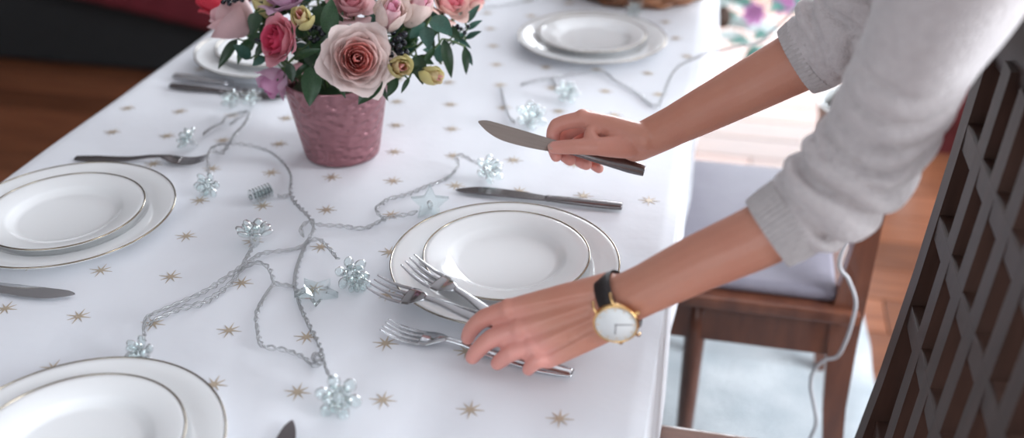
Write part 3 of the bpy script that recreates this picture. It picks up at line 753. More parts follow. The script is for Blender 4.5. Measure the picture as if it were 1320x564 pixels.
wire(sl, [(318, 146), (306, 153), (296, 161)], [.010, .004, .001])
wire(sl, [(269, 222), (268, 205), (270, 195), (276, 189), (292, 185), (320, 187), (349, 196), (366, 210), (375, 226), (375, 247), (381, 261), (395, 275), (405, 287)], [.006, .010, .014, .014, .010, .006, .003, .002, .001, .001, .001, .002, .004])
wire(sl, [(358, 252), (366, 253), (375, 250)])
wire(sl, [(405, 287), (396, 286), (388, 295), (392, 306)], [.004, .007, .006, .001])
wire(sl, [(400, 284), (405, 294), (397, 310), (386, 336), (381, 362), (386, 390), (397, 415), (408, 436), (416, 456), (412, 465), (404, 462), (408, 454), (417, 462), (421, 476), (428, 488)], [.004, .006, .003, 0, .001, 0, 0, 0, .003, .006, .004, .003, .006, .006, .006])
wire(sl, [(397, 312), (379, 321), (340, 326), (322, 337), (301, 351), (266, 374), (230, 390), (198, 404), (187, 413), (186, 440)], [.003, 0, .002, .006, .005, .001, 0, .003, .010, .008])
wire(sl, [(327, 316), (316, 336), (305, 356), (287, 374), (262, 390), (234, 397), (202, 411), (191, 420)], [.008, .010, .004, .001, .001, 0, .002, .004])
wire(sl, [(307, 350), (318, 343), (333, 338), (346, 344), (351, 354), (354, 364), (366, 367), (381, 368)], [.006, .004, .004, .003, .002, .002, .001, .003])
wire(sl, [(354, 364), (341, 383), (331, 404), (333, 429), (339, 445), (365, 450), (390, 459), (404, 470), (417, 468)], [.004, .001, .001, .001, .004, .002, .001, .003, .006])
wire(sl, [(397, 312), (411, 308), (424, 319), (436, 334)], [.005, .006, .004, .006])
wire(sl, [(403, 288), (418, 290), (440, 291), (468, 294), (486, 287), (500, 280), (526, 276), (538, 272)], [.005, .003, 0, 0, .001, .002, .003, .005])
wire(sl, [(497, 283), (488, 275), (485, 268), (492, 263), (502, 256), (526, 250), (550, 240), (571, 232), (585, 222), (591, 210), (587, 203), (595, 200), (607, 206), (618, 212)], [.003, .006, .008, .006, .001, .001, .001, .001, .002, .008, .012, .012, .010, .008])
bulb(sl, 244, 180, 'petal', .013, (-.5, -.3, .6), 1.0); bulb(sl, 269, 238, 'petal', .012, (0, -.9, .25), 1.0, .4)
bulb(sl, 336, 249, 'comb', .011, (0, 0, 1), .95, .2); bulb(sl, 328, 303, 'petal', .014, (0, .2, 1), 1.25, .3)
bulb(sl, 452, 352, 'petal', .014, (.6, -.7, .35), 1.1); bulb(sl, 462, 362, 'petal', .012, (.5, -.8, .1), .8, 1.0); bulb(sl, 408, 375, 'star', .006, (.1, .05, 1), 1.25, .5)
bulb(sl, 183, 454, 'petal', .013, (-.1, -.8, .5), .95, .7); bulb(sl, 437, 511, 'petal', .013, (.25, -.8, .55), 1.2); bulb(sl, 554, 262, 'star', .013, (.15, -.6, .75), 1.25, .9)
bulb(sl, 629, 220, 'petal', .014, (.5, -.4, .6), 1.15, .2)
s2 = thing('string_lights', 'far fairy light string trailing across the cloth and off to the chair', 'string lights')
wire(s2, [(672, 109), (690, 104), (712, 101), (734, 96), (775, 92), (795, 105), (821, 120), (845, 137), (855, 123), (865, 98), (877, 84), (899, 74), (916, 66)], [0, .001, .004, .002, .003, .002, 0, .001, .006, .015, .02, .016, .008])
wire(s2, [(646, 112), (650, 128), (656, 148), (664, 158)], [.002, .001, .002, .006]); wire(s2, [(710, 101), (716, 108), (722, 118)], [.003, .001, .004])
wire(s2, [(600, 8), (630, 9), (660, 5), (690, -2), (720, -12)], [.003] * 5)
pa = at(916, 66, TZ + .011); chair_top = Vector((0.30, 1.83, 1.02))
hp = [pa, aty(948, 61, 1.66), aty(981, 54, 1.70), aty(992, 43, 1.72), aty(1006, 30, 1.74), aty(1026, 12, 1.77), aty(1048, -4, 1.81), Vector((0.262, 1.835, 1.045))]
cl, cc = twisted(hp); w = obj('cable', cl, M_cord, s2)
bulb(s2, 684, 152, 'petal', .014, (.3, -.5, .8), 1.35); bulb(s2, 730, 121, 'petal', .014, (.3, -.5, .8), 1.15, .4); bulb(s2, 818, 12, 'petal', .02, (0, -.6, .5), 1.1); bulb(sl, 300, 129, 'petal', .012, (0, -.5, .8), 1.0); bulb(sl, 325, 128, 'petal', .012, (0, -.5, .8), .9)

# power cord hanging beside the far chair down to the rug
cp = [aty(1078, 300, 1.375), aty(1083, 332, 1.375), aty(1094, 360, 1.375), aty(1103, 387, 1.372), aty(1099, 413, 1.37), aty(1090, 440, 1.37), aty(1079, 459, 1.37), aty(1063, 464, 1.37), aty(1049, 477, 1.368), aty(1045, 497, 1.366), aty(1049, 521, 1.365), aty(1052, 544, 1.365), aty(1045, 564, 1.364), aty(1030, 600, 1.36), Vector((.20, 1.33, .03)), Vector((.14, 1.26, .014)), Vector((.02, 1.2, .014))]
cp = [Vector((0.262, 1.42, 1.048)), Vector((0.236, 1.40, 1.035)), Vector((0.225, 1.385, .85)), Vector((0.235, 1.377, .70))] + cp[1:]
cd = obj('power_cord', tube(spline(cp, 8), 0.0031, 8), M_cord); tag(cd, 'thin grey power cord hanging in front of the far chair leg', 'cord')

# ================================================================== BASKET
bc = at(812, 17, TZ) + Vector((0.004, 0.150, 0)); bc.z = TZ + 0.002
bk = thing('wicker_basket', 'round brown wicker basket on the cloth at the top edge', 'basket', tuple(bc))
obj('base', lathe([(0, .002), (.125, .002), (.13, .006), (.125, .010), (0, .010)], 40), M_wick, bk)
ns = 30
for k in range(11):
    z = .008 + k * .0115; R = .132 + .028 * math.sin(k / 10 * 1.3); pts = []
    for q in range(ns * 4):
        a = 2 * PI * q / (ns * 4); rr = R + .0035 * math.sin(a * ns / 2 + (PI if k % 2 else 0))
        pts.append((rr * math.cos(a), rr * math.sin(a), z + .001 * math.sin(a * 7 + k)))
    obj('weave_strand', tube(pts, (.0058), 7, closed=True, up=(0, 0, 1)), M_wick, bk)
for k in range(ns):
    a = 2 * PI * (k + .5) / ns
    obj('stake', tube([((.131 + .028 * math.sin(t * 1.3)) * math.cos(a), (.131 + .028 * math.sin(t * 1.3)) * math.sin(a), .004 + t * .128) for t in (0, .25, .5, .75, 1)], .0034, 6), M_wick, bk)
for k in (0, 1):
    pts = []
    for q in range(120):
        a = 2 * PI * q / 120; b_ = a * 18 + k * PI
        pts.append(((.161 + .006 * math.cos(b_)) * math.cos(a), (.161 + .006 * math.cos(b_)) * math.sin(a), .135 + .006 * math.sin(b_)))
    obj('braided_rim', tube(pts, .0055, 6, closed=True, up=(0, 0, 1)), M_wick, bk)

# ================================================================== CHAIRS (seat faces the table, back on the aisle side)
def chair(label, y0, y1, xb, xf_, m, seat_mat, cushion, front_leg_x, top=1.06, nslat=6):
    c = thing('dining_chair', label, 'chair', (xb, (y0 + y1) / 2, 0)); O = c.location
    R_ = lambda vf: ([Vector(v) - O for v in vf[0]], vf[1])
    lean = lambda z: xb + (0.030 * ((z - .45) / .6) if z > .45 else 0.045 * ((.45 - z) / .45) ** 2)
    pt = 0.030
    zs = [0.0105, .12, .25, .38, .45, .6, .75, .9, top - 0.02]
    for yy in (y0 + pt / 2, y1 - pt / 2):
        wid = [.014, .016, .019, .023, .024, .016, .012, .011, .011]
        V_, F_ = [], []
        for z_, w_ in zip(zs, wid):
            for sx_, sy_ in ((-1, -1), (1, -1), (1, 1), (-1, 1)): V_.append((lean(z_) + sx_ * w_, yy + sy_ * pt / 2, z_))
        for q in range(len(zs) - 1):
            for e_ in range(4): F_.append((q * 4 + e_, q * 4 + (e_ + 1) % 4, q * 4 + 4 + (e_ + 1) % 4, q * 4 + 4 + e_))
        F_.append((3, 2, 1, 0)); F_.append(tuple((len(zs) - 1) * 4 + e_ for e_ in range(4)))
        obj('back_post', R_((V_, F_)), m, c, False)
    obj('top_rail', R_(tube(spline([(lean(1.04), y0 - .004, top - .035), (lean(1.04) + .012, (y0 + y1) / 2, top - .028), (lean(1.04), y1 + .004, top - .035)], 6), [(.042, .013)] * 13, 12, up=(0, 0, 1))), m, c)
    rails = [.935, .825, .705, .53]
    for z in rails:
        obj('back_rail', R_(box(lean(z) - .010, lean(z) + .010, y0 + .02, y1 - .02, z - .016, z + .016, .003)), m, c, False)
    for k in range(nslat):
        yy = y0 + pt + (y1 - y0 - 2 * pt) * (k + 1) / (nslat + 1)
        pts = [(lean(z) - .001, yy, z) for z in (.53, .62, .71, .82, .93, top - .045)]
        V_, F_ = [], []
        for (x_, y_, z_) in pts: V_ += [(x_ - .0095, y_ - .0145, z_), (x_ + .0095, y_ - .0145, z_), (x_ + .0095, y_ + .0145, z_), (x_ - .0095, y_ + .0145, z_)]
        for q in range(len(pts) - 1):
            for e_ in range(4): F_.append((q * 4 + e_, q * 4 + (e_ + 1) % 4, q * 4 + 4 + (e_ + 1) % 4, q * 4 + 4 + e_))
        F_.append((3, 2, 1, 0)); F_.append(tuple(20 + e_ for e_ in range(4)))
        obj('back_slat', R_((V_, F_)), m, c, False)
    # seat
    obj('seat', R_(box(xf_, xb + .018, y0 - .016, y1 + .016, .428, .452, .006)), seat_mat, c, False)
    for (a, b_, p, q) in ((xf_ + .03, xb - .015, y0 + .004, y0 + .026), (xf_ + .03, xb - .015, y1 - .026, y1 - .004), (xf_ + .02, xf_ + .042, y0 + .02, y1 - .02), (xb - .012, xb + .008, y0 + .025, y1 - .025)):
        obj('apron', R_(box(a, b_, p, q, .352, .428, .003)), m, c, False)
    for yy in (y0 + .018, y1 - .018):
        obj('leg', R_(tube([(front_leg_x, yy, z) for z in (.0105, .2, .352, .427)], [.013, .016, .018, .018], 10)), m, c)
    if cushion:
        cu = obj('seat_cushion', R_(box(xf_ + .01, xb - .02, y0 + .008, y1 - .008, .453, .478, .011)), M_cush, c)
    return c
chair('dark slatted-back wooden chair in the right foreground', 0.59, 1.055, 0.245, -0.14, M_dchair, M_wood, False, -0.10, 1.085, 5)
chair('red-brown wooden chair with lilac-grey seat behind the near arm', 1.405, 1.845, 0.248, -0.15, M_chair, M_chair, True, 0.012, 1.06)

# ================================================================== SOFA, THROW, SIDEBOARD
so = thing('sofa', 'dark charcoal sofa in the shade at the top left', 'sofa', (-2.45, 3.6, 0))
SOY = -0.10
SO = so.location; sr = lambda vf: ([Vector(v) - SO + Vector((0, SOY, 0)) for v in vf[0]], vf[1])
obj('base', sr(box(-3.7, -1.1, 3.16, 4.05, .012, .30, .02)), M_sofa, so, False)
for k in range(3): obj('seat_cushion', sr(box(-3.5 + k * .74, -2.78 + k * .74, 3.13, 3.85, .30, .46, .04)), M_sofa, so)
for k in range(3): obj('back_cushion', sr(box(-3.5 + k * .74, -2.78 + k * .74, 3.78, 4.0, .46, .85, .05)), M_sofa, so)
obj('backrest', sr(box(-3.7, -1.1, 3.95, 4.1, .30, .80, .03)), M_sofa, so)
for a in (-3.72, -1.29): obj('armrest', sr(box(a, a + .2, 3.14, 4.05, .30, .64, .04)), M_sofa, so)
for a in (-3.62, -1.24):
    for b_ in (3.22, 3.95): obj('foot', sr(tube([(a, b_, 0.0005), (a, b_, .03)], [.018, .024], 10)), M_dchair, so)
V, Fc = [], []
nu, nv = 30, 22
for j in range(nv + 1):
    for i in range(nu + 1):
        u = i / nu; v = j / nv; X = -2.58 + 1.05 * u; s = v * (0.40 + 0.17 * u)
        wav = .008 * math.sin(u * 30 + v * 3)
        if s < .28: V.append((X, 3.40 + SOY - s, .470 + abs(wav) * .5))
        else: V.append((X + .01 * math.sin(v * 5), 3.118 + SOY - abs(wav), .466 - (s - .28)))
for j in range(nv):
    for i in range(nu): a = j * (nu + 1) + i; Fc.append((a, a + 1, a + nu + 2, a + nu + 1))
th = obj('throw_blanket', (V, Fc), M_throw); tag(th, 'wine red throw blanket hanging over the front of the dark sofa', 'blanket')
sm = th.modifiers.new('thickness', 'SOLIDIFY'); sm.thickness = 0.006; sm.offset = 1

sd = thing('sideboard', 'dark wine red sideboard behind the sleeve at right', 'sideboard', (1.36, 3.16, 0))
SD = sd.location; dr = lambda vf: ([Vector(v) - SD for v in vf[0]], vf[1])
obj('plinth', dr(box(.64, 2.10, 2.99, 3.34, 0.0005, .09)), M_wine, sd, False)
obj('body', dr(box(.62, 2.12, 2.97, 3.37, .09, .82, .006)), M_wine, sd, False)
obj('worktop', dr(box(.60, 2.14, 2.94, 3.39, .82, .85, .006)), M_wine, sd, False)
for k in range(3):
    d_ = obj('door', dr(box(.64 + k * .495, 1.115 + k * .495, 2.95, 2.97, .12, .80, .005)), M_wine, sd, False)
    obj('knob', dr(ball((1.08 + k * .495, 2.94, .5), .012, 10, 6)), M_gold, d_)

# ================================================================== FROSTED BUSH
bp_ = Vector((0.43, 2.80, 0))
bu = thing('frosted_bush', 'frosted teal and white leafy bush with magenta blooms beyond the table', 'plant', tuple(bp_))
obj('pot', lathe([(0, 0.0006), (.10, .0006), (.105, .004), (.135, .22), (.14, .225), (.13, .228), (.12, .20), (0, .20)], 36), M_potw, bu)
obj('soil', lathe([(0, .2005), (.12, .2005), (.10, .212), (0, .216)], 24), M_soil, bu)
fl_me = [leaf_mesh('leaf', M_frost, 1, .5, .3, .3), leaf_mesh('leaf', M_teal, 1, .45, .3, .3)]
rl = random.Random(11)
for k in range(9):
    a = rl.uniform(0, 6.28); R = rl.uniform(.08, .24); tz = rl.uniform(.38, .72)
    obj('branch', tube(spline([(0.03 * math.cos(a), .03 * math.sin(a), .205), (.4 * R * math.cos(a), .4 * R * math.sin(a), .32), (-.18 + R * math.cos(a), R * math.sin(a), tz)], 5), [.006] * 5 + [.004] * 6, 6), M_cone, bu)
for k in range(190):
    a = rl.uniform(0, 6.28); el = rl.uniform(-.30, 1.5); R = rl.uniform(.12, .36)
    p = Vector((-.22 + R * math.cos(el) * math.cos(a), R * math.cos(el) * math.sin(a), .46 + R * math.sin(el)))
    l = obj('leaf', fl_me[0 if rl.random() < .4 else 1], None, bu)
    d_ = (p - Vector((-.20, 0, .40))).normalized() + Vector((rl.uniform(-.5, .5), rl.uniform(-.5, .5), rl.uniform(-.5, .5)))
    l.matrix_basis = Matrix.Translation(p) @ basis(d_, (0.1, -.4, 1)) @ Matrix.Scale(rl.uniform(.08, .13), 4)
mag_me = leaf_mesh('bloom_petal', M_mag, 1, .7, .3, .2)
for (px, py, Y) in ((972, 18, 2.62), (1010, 4, 2.60), (950, -18, 2.66)):
    p = aty(px, py, Y) - bp_
    bl = obj('bloom', ball((0, 0, 0), .008, 8, 5), M_mag, bu); bl.location = p
    for q in range(7):
        t = obj('bloom_petal', mag_me, None, bl)
        t.matrix_basis = basis(Matrix.Rotation(q * 2 * PI / 7, 3, Vector((-.1, -1, .4)).normalized()) @ Vector((1, -.3, 0)), (-.1, -1, .5)) @ Matrix.Scale(.034, 4)
cn = obj('pine_cone', lathe([(0, -.03), (.014, -.025), (.022, -.008), (.02, .008), (.010, .026), (0, .032)], 12), M_cone, bu); cn.location = aty(932, 22, 2.58) - bp_

# ================================================================== PERSON
person = thing('person', 'person in a grey knit sweater with pushed-up sleeves, leaning in to lay cutlery', 'person', (0.66, 0.98, 0))
PO = person.location.copy()
def P(*a): return pd(*a)
def chain(joints, radii, n=14, per=5):
    pts = spline(joints, per); return tube(pts, lerp_list(radii, len(pts)), n, dome=True)
# ---- near (left) arm and hand
LW = P(792, 391, 0.955)
L_arm = [LW, P(835, 371, .94), P(900, 339, .915), P(985, 301, .89), P(1060, 258, .872), P(1118, 205, .86), P(1190, 80, .79), P(1310, -150, .68)]
L_rad = [.0255, .0255, .0280, .0305, .0300, .041, .042, .045]
L_elb = 5
fl_ = {
 'i': [P(656, 398, .978), P(624, 410, .993), P(608, 424, 1.010), P(603, 435, 1.022)],
 'm': [P(669, 424, .972), P(634, 436, .980), P(616, 451, .988), P(609, 460, .995)],
 'r': [P(686, 446, .969), P(660, 454, .970), P(647, 463, .978), P(641, 468, .984)],
 'p': [P(706, 462, .970), P(692, 465, .962), P(684, 472, .967), P(681, 476, .974)],
 't': [P(752, 388, .985), P(700, 404, 1.015), P(660, 410, 1.036), P(634, 412, 1.040)]}
def hand(J, wrist, wrist_side, palm_n):
    """palm from overlapping metacarpals, five separate fingers"""
    s = []
    rad = {'i': [.0100, .0092, .0084, .0074], 'm': [.0102, .0094, .0085, .0075], 'r': [.0098, .0088, .0080, .0071], 'p': [.0090, .0078, .0070, .0063]}
    for k, f in enumerate('imrp'):
        s.append(chain(J[f], rad[f], 12, 5))
        # knuckle swell at the middle joint
        s.append(ball(J[f][1], rad[f][1] * 1.06, 10, 8))
        s.append(ball(J[f][0] + palm_n * .0012, rad[f][0] * 1.10, 10, 8))
        root = wrist + wrist_side * (0.015 - 0.010 * k)
        mid = (root * .5 + J[f][0] * .5) + palm_n * .001
        s.append(chain([root, mid, J[f][0]], [.0165, .0135, .0098], 12, 4))
        # tendon
        s.append(chain([root + palm_n * .0130, mid + palm_n * .0130, J[f][0] + palm_n * .0076], [.0030, .0030, .0030], 8, 4))
    for a, b in (('i', 'm'), ('m', 'r'), ('r', 'p')):
        m_ = (J[a][0] + J[b][0]) / 2
        s.append(chain([wrist * .55 + m_ * .45 - palm_n * .004, m_ - palm_n * .003], [.0135, .0085], 10, 4))
    t = J['t']; s.append(chain([wrist * .7 + t[0] * .3, t[0], t[1]], [.0165, .0150, .0105], 12, 4)); s.append(chain(t[1:], [.0105, .0092, .0078], 12, 4))
    s.append(chain([t[1], (t[1] + J['i'][0]) / 2, (J['i'][0] + wrist) / 2], [.0085, .0080, .010], 10, 4))   # web
    s.append(chain([t[0], (J['m'][0] + wrist) / 2 - palm_n * .004], [.0145, .013], 10, 4))
    return s
Ln = ((CAM - P(700, 420, .97)).normalized())
shapes = hand(fl_, LW, (P(700, 398, .97) - P(720, 445, .97)).normalized(), Ln)
shapes.append(chain([LW + (LW - L_arm[1]) * .25] + L_arm[:5], [(.0215, .0245)] + [(r * .93, r) for r in L_rad[:5]], 18, 6))
# ---- far (right) arm and hand
RW = P(829, 181, 1.178)
R_arm = [RW, P(870, 161, 1.155), P(940, 125, 1.12), P(1028, 79, 1.08), P(1075, 52, 1.055), P(1112, 28, 1.03), Vector((.185, 1.065, 1.15)), Vector((.245, 1.095, 1.265))]
R_rad = [.0225, .0240, .0290, .0345, .0350, .040, .041, .045]
fr_ = {
 'i': [P(751, 153, 1.185), P(718, 162, 1.198), P(713, 184, 1.205), P(717, 201, 1.200)],
 'm': [P(760, 155, 1.205), P(729, 174, 1.226), P(726, 196, 1.222), P(735, 206, 1.208)],
 'r': [P(773, 161, 1.222), P(746, 184, 1.240), P(746, 205, 1.232), P(756, 212, 1.212)],
 'p': [P(787, 168, 1.232), P(766, 191, 1.245), P(764, 209, 1.236), P(772, 217, 1.219)],
 't': [P(803, 188, 1.168), P(771, 189, 1.160), P(738, 189, 1.170), P(714, 190, 1.182)]}
Rn = (UPV * 0.85 + RGT * 0.1 + FWD * 0.35).normalized()
sr_ = hand(fr_, RW, (-FWD * .9 + UPV * .1).normalized(), Rn)
sr_.append(chain([RW + (RW - R_arm[1]) * .25] + R_arm[:5], [(.021, .0205)] + [(r * .97, r) for r in R_rad[:5]], 18, 6))
body_l = fused('body_l', join(*shapes), M_skin, 0.0019, 5)
body_r = fused('body_r', join(*sr_), M_skin, 0.0019, 5)
# ---- head, neck, trunk, legs, upper arms
neck0 = Vector((.235, .925, 1.29)); headc = Vector((.105, .925, 1.475))
hd = (headc - neck0).normalized()
face = (Vector((-1, -.05, -.55)) - hd * Vector((-1, -.05, -.55)).dot(hd)).normalized()
HB = Matrix((face, hd.cross(face), hd)).transposed().to_4x4(); HM = Matrix.Translation(headc) @ HB
head = [xf(ball((0, 0, .03), (.092, .074, .095), 24, 16), HM), xf(ball((.018, 0, -.045), (.068, .058, .075), 20, 14), HM),
        xf(chain([(.088, 0, .012), (.104, 0, -.018), (.100, 0, -.032)], [.008, .012, .010], 10), HM),
        xf(ball((.078, 0, -.062), (.014, .024, .008), 12, 8), HM), xf(ball((.070, 0, -.100), (.018, .022, .014), 12, 8), HM),
        xf(ball((.004, .074, -.005), (.018, .009, .030), 12, 8), HM), xf(ball((.004, -.074, -.005), (.018, .009, .030), 12, 8), HM)]
hip = Vector((.66, .97, .93))
trunk = [tube(spline([hip, (.50, .95, 1.07), (.34, .93, 1.20), neck0], 6), lerp_list([(.105, .155), (.085, .125), (.095, .145), (.045, .055)], 19), 24, up=(0, 0, 1), dome=True),
         chain([neck0, headc - hd * .07], [.052, .048], 16)]
for A_, R__ in ((L_arm, L_rad), (R_arm, R_rad)): trunk.append(chain(A_[4:], [r * .70 for r in R__[4:]], 14, 5))
legs = []
for s, yy in ((-1, .89), (1, 1.06)):
    legs.append(chain([hip + Vector((0, s * .075, -.02)), (.68, yy, .50), (.72, yy, .09)], [.082, .055, .038], 16, 8))
    legs.append(chain([(.74, yy, .040), (.64, yy, .034), (.55, yy, .030)], [.034, .034, .026], 14, 5))
body_m = fused('body_m', join(*head, *trunk, *legs), M_skin, 0.006, 6)
bm = bmesh.new()
for me in (body_l, body_r, body_m): bm.from_mesh(me)
for v in bm.verts: v.co -= PO
bm_me = bpy.data.meshes.new('body'); bm.to_mesh(bm_me); bm.free()
bm_me.materials.append(M_skin); bm_me.polygons.foreach_set('use_smooth', [True] * len(bm_me.polygons))
import numpy as np
co = np.empty(len(bm_me.vertices) * 3, dtype=np.float32); bm_me.vertices.foreach_get('co', co); co = co.reshape(-1, 3) + np.array(PO, dtype=np.float32)
rosy = np.zeros(len(co), dtype=np.float32)
for J in (fl_, fr_):
    for f in J:
        for q, p in enumerate(J[f]):
            d2 = ((co - np.array(p, dtype=np.float32)) ** 2).sum(1); rosy += np.exp(-d2 / (2 * (0.016 if q < 3 else 0.012) ** 2)) * (0.35 if q < 3 else 0.7)
at_r = bm_me.attributes.new('rosy', 'FLOAT', 'POINT'); at_r.data.foreach_set('value', np.clip(rosy, 0, 1))
body = obj('body', bm_me, None, person)
pr = lambda vf: ([Vector(v) - PO for v in vf[0]], vf[1])
# hair, eyes, mouth
obj('hair', pr(join(xf(ball((-.022, 0, .045), (.092, .086, .095), 24, 14), HM), xf(ball((-.085, 0, .03), (.045, .045, .045), 14, 10), HM))), M_hair, person)
for s in (-1, 1): obj('eye', pr(xf(ball((.080, s * .031, .004), .0125, 12, 8), HM)), M_dial, person)
# ---- sweater
def sleeve(path, rad, r_fn, n=44, ring_step=0.0035):
    pts = spline(path, 24); out = [pts[0]]
    for p in pts[1:]:
        if (p - out[-1]).length > ring_step: out.append(p)
    P_, fr = frames(out, up=(0, 0, 1)); m = len(P_); Rb = lerp_list(rad, m); s = 0; V, Fc = [], []
    for i, (p, (t, u, v)) in enumerate(zip(P_, fr)):
        if i: s += (p - P_[i - 1]).length
        for k in range(n):
            a = 2 * PI * k / n; r = Rb[i] + r_fn(s, a, p)
            V.append(p + u * (r * math.cos(a)) + v * (r * math.sin(a)))
    for i in range(m - 1):
        for k in range(n): k2 = (k + 1) % n; Fc.append((i * n + k, i * n + k2, (i + 1) * n + k2, (i + 1) * n + k))
    Fc.append(tuple(range(n))[::-1]); Fc.append(tuple((m - 1) * n + k for k in range(n)))
    return V, Fc
def folds(amp, s0, s1, wl, seed):
    def f(s, a, p):
        e = max(0.0, min(1, (s - 0.002) / 0.018)) * max(0.0, min(1, (s1 - s) / 0.07))
        ph = s + 0.017 * math.sin(a + seed) + 0.012 * noise.noise((math.cos(a) * 0.9 + seed, math.sin(a) * 0.9, s * 8))
        w = 1 - 2 * (1 - abs(math.sin(PI * ph / wl))) ** 2.0          # broad rolls, tight creases
        k = 0.65 + 0.8 * noise.noise((math.cos(a) * 1.2 + seed, math.sin(a) * 1.2, s * 12))
        return amp * e * w * max(0.2, k) + 0.003 * noise.noise((p.x * 16, p.y * 16, p.z * 16))
    return f
l_path = [P(1016, 284, .884), P(1060, 255, .874), P(1112, 205, .862), P(1150, 140, .828), P(1195, 50, .775), P(1310, -150, .68)]
ls = sleeve(l_path, [.0345, .0385, .0425, .0455, .0505, .060], folds(.0150, 0, .20, .028, 1.0))
r_path = [P(1043, 70, 1.073), P(1075, 50, 1.055), P(1112, 27, 1.03), Vector((.155, 1.055, 1.09)), Vector((.20, 1.075, 1.18)), Vector((.245, 1.095, 1.265))]
rs = sleeve(r_path, [.041, .048, .052, .050, .052, .060], folds(.0120, 0, .17, .024, 4.0))
torso = tube(spline([(.70, .97, .90), (.60, .965, .985), (.47, .95, 1.10), (.33, .93, 1.215), (.255, .925, 1.275), (.225, .925, 1.30)], 8), lerp_list([(.115, .172), (.112, .165), (.105, .155), (.105, .165), (.075, .12), (.058, .066)], 41), 40, up=(0, 0, 1))
yoke = chain([l_path[-1], (.25, .925, 1.265), r_path[-1]], [.062, .075, .062], 18, 8)
sw = fused('sweater', join(ls, rs, torso, yoke), M_knit, 0.0030, 1)
for v in sw.vertices: v.co -= PO
sweater = obj('sweater', sw, None, person); sweater['label'] = 'heather grey knit sweater with rumpled sleeves'
def cuff(path, r0, r1, nrib=46):
    pts = spline(path, 8); m = len(pts); P_, fr = frames(pts, up=(0, 0, 1)); V, Fc = [], []; n = nrib * 4
    R = lerp_list([r0, (r0 + r1) / 2 + .0008, r1], m)
    prof = [(0, -.004)] + [(i, 0.0) for i in range(m)] + [(m - 1, -.006)]
    for q, (i, dr_) in enumerate(prof):
        p, (t, u, v) = P_[i], fr[i]
        for k in range(n):
            a = 2 * PI * k / n; rib = .0011 * (1 if (k % 4) in (0, 1) else -1); r = R[i] + dr_ + rib
            V.append(p + u * (r * math.cos(a)) + v * (r * math.sin(a)))
    for i in range(len(prof) - 1):
        for k in range(n): k2 = (k + 1) % n; Fc.append((i * n + k, i * n + k2, (i + 1) * n + k2, (i + 1) * n + k))
    return V, Fc
obj('cuff', pr(cuff([P(989, 301, .890), P(1008, 289, .886), P(1028, 276, .881)], .0335, .0365)), M_rib, sweater)
obj('cuff', pr(cuff([P(1026, 80, 1.080), P(1038, 73, 1.075), P(1052, 65, 1.067)], .0378, .0425)), M_rib, sweater)
# trousers and shoes
tv = [tube(spline([(.705, .97, .96), (.70, .97, .88), (.68, .97, .80)], 6), [(.115, .165)] * 13, 24, up=(1, 0, 0))]
for s, yy in ((-1, .89), (1, 1.06)): tv.append(chain([hip + Vector((.02, s * .075, -.06)), (.685, yy, .50), (.725, yy, .07)], [.098, .072, .062], 18, 8))
tr = fused('trousers', join(*tv), M_trous, 0.007, 4)
for v in tr.vertices: v.co -= PO
obj('trousers', tr, None, person)
for yy in (.89, 1.06): obj('shoe', pr(join(chain([(.75, yy, .044), (.64, yy, .042), (.53, yy, .036)], [.042, .042, .034], 16, 6))), M_leather, person)
# thumb nail on the far hand
tt = fr_['t'][3]; td = (fr_['t'][3] - fr_['t'][2]).normalized()
obj('fingernail', pr(xf(ball((0, 0, 0), (.0060, .0048, .0012), 12, 6), Matrix.Translation(tt + td * .003 - FWD * .0066 + UPV * .0015) @ basis(td, -FWD + UPV * .3))), M_nail, person)

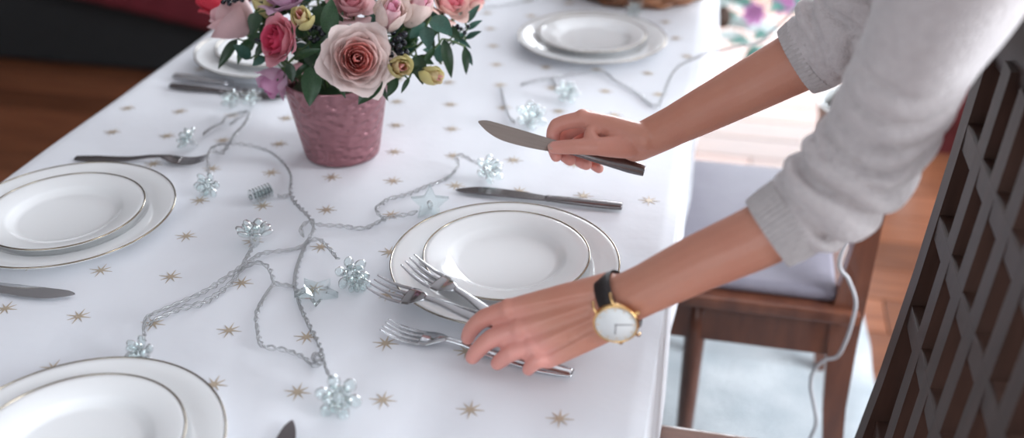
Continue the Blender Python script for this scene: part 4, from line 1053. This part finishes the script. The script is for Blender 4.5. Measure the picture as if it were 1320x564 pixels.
# ---- wrist watch
ax = (L_arm[1] - LW).normalized(); wc = P(797, 389, .953)
tocam = (CAM - wc).normalized(); nrm = tocam - ax * tocam.dot(ax); nrm = nrm.normalized()
nrm = (Matrix.Rotation(math.radians(30), 3, ax) @ nrm).normalized()
side = ax.cross(nrm).normalized()
WB = Matrix((ax, side, nrm)).transposed().to_4x4(); WM = Matrix.Translation(wc) @ WB
watch = thing('wrist_watch', 'gold wrist watch with white dial and black strap on the near wrist', 'watch'); watch.matrix_basis = WM
wr, wt = .0268, .0282           # wrist half sizes (side, normal)
sp = []
for k in range(64):
    a = 2 * PI * k / 64; sp.append(Vector((0, (wr + .0012) * math.cos(a), (wt + .0006) * math.sin(a))))
V, Fc = [], []
for k, p in enumerate(sp):
    nr = Vector((0, p.y, p.z)).normalized()
    V += [p + Vector((-.0085, 0, 0)), p + nr * .0018 + Vector((-.0082, 0, 0)), p + nr * .0018 + Vector((.0082, 0, 0)), p + Vector((.0085, 0, 0))]
for k in range(64):
    a, b = k * 4, ((k + 1) % 64) * 4
    for q in range(4): Fc.append((a + q, b + q, b + (q + 1) % 4, a + (q + 1) % 4))
obj('strap', (V, Fc), M_leather, watch)
CR = .0212; zc = wt + .0012
case = obj('case', xf(lathe([(0, 0), (CR * .92, 0), (CR, .0015), (CR, .0052), (CR * .97, .0064), (CR * .90, .0066), (CR * .90, .0056), (0, .0056)], 48), Matrix.Translation((0, 0, zc))), M_gold, watch)
dial = obj('dial', xf(lathe([(0, .0060), (CR * .89, .0060), (CR * .895, .0057), (0, .0057)], 48), Matrix.Translation((0, 0, zc))), M_dial, watch)
for a, l_ in ((2.2, .011), (.5, .015)):
    obj('watch_hand', xf(box(-.001, l_, -.0004, .0004, zc + .0061, zc + .0064), Matrix.Rotation(a, 4, 'Z')), M_dsteel, dial, False)
for k in range(12): obj('hour_mark', xf(box(CR * .72, CR * .84, -.0003, .0003, zc + .0060, zc + .0062), Matrix.Rotation(k * PI / 6, 4, 'Z')), M_gold, dial, False)
for sy in (-1, 1):
    for sx in (-1, 1):
        obj('lug', tube(spline([(sx * .0095, sy * CR * .80, zc + .004), (sx * .0095, sy * (CR + .002), zc + .0015), (sx * .0092, sy * (CR + .0045), zc - .005)], 4), .0013, 8), M_gold, watch)
obj('crown', tube([(CR - .0005, 0, zc + .003), (CR + .0035, 0, zc + .003)], .0022, 12), M_gold, watch)
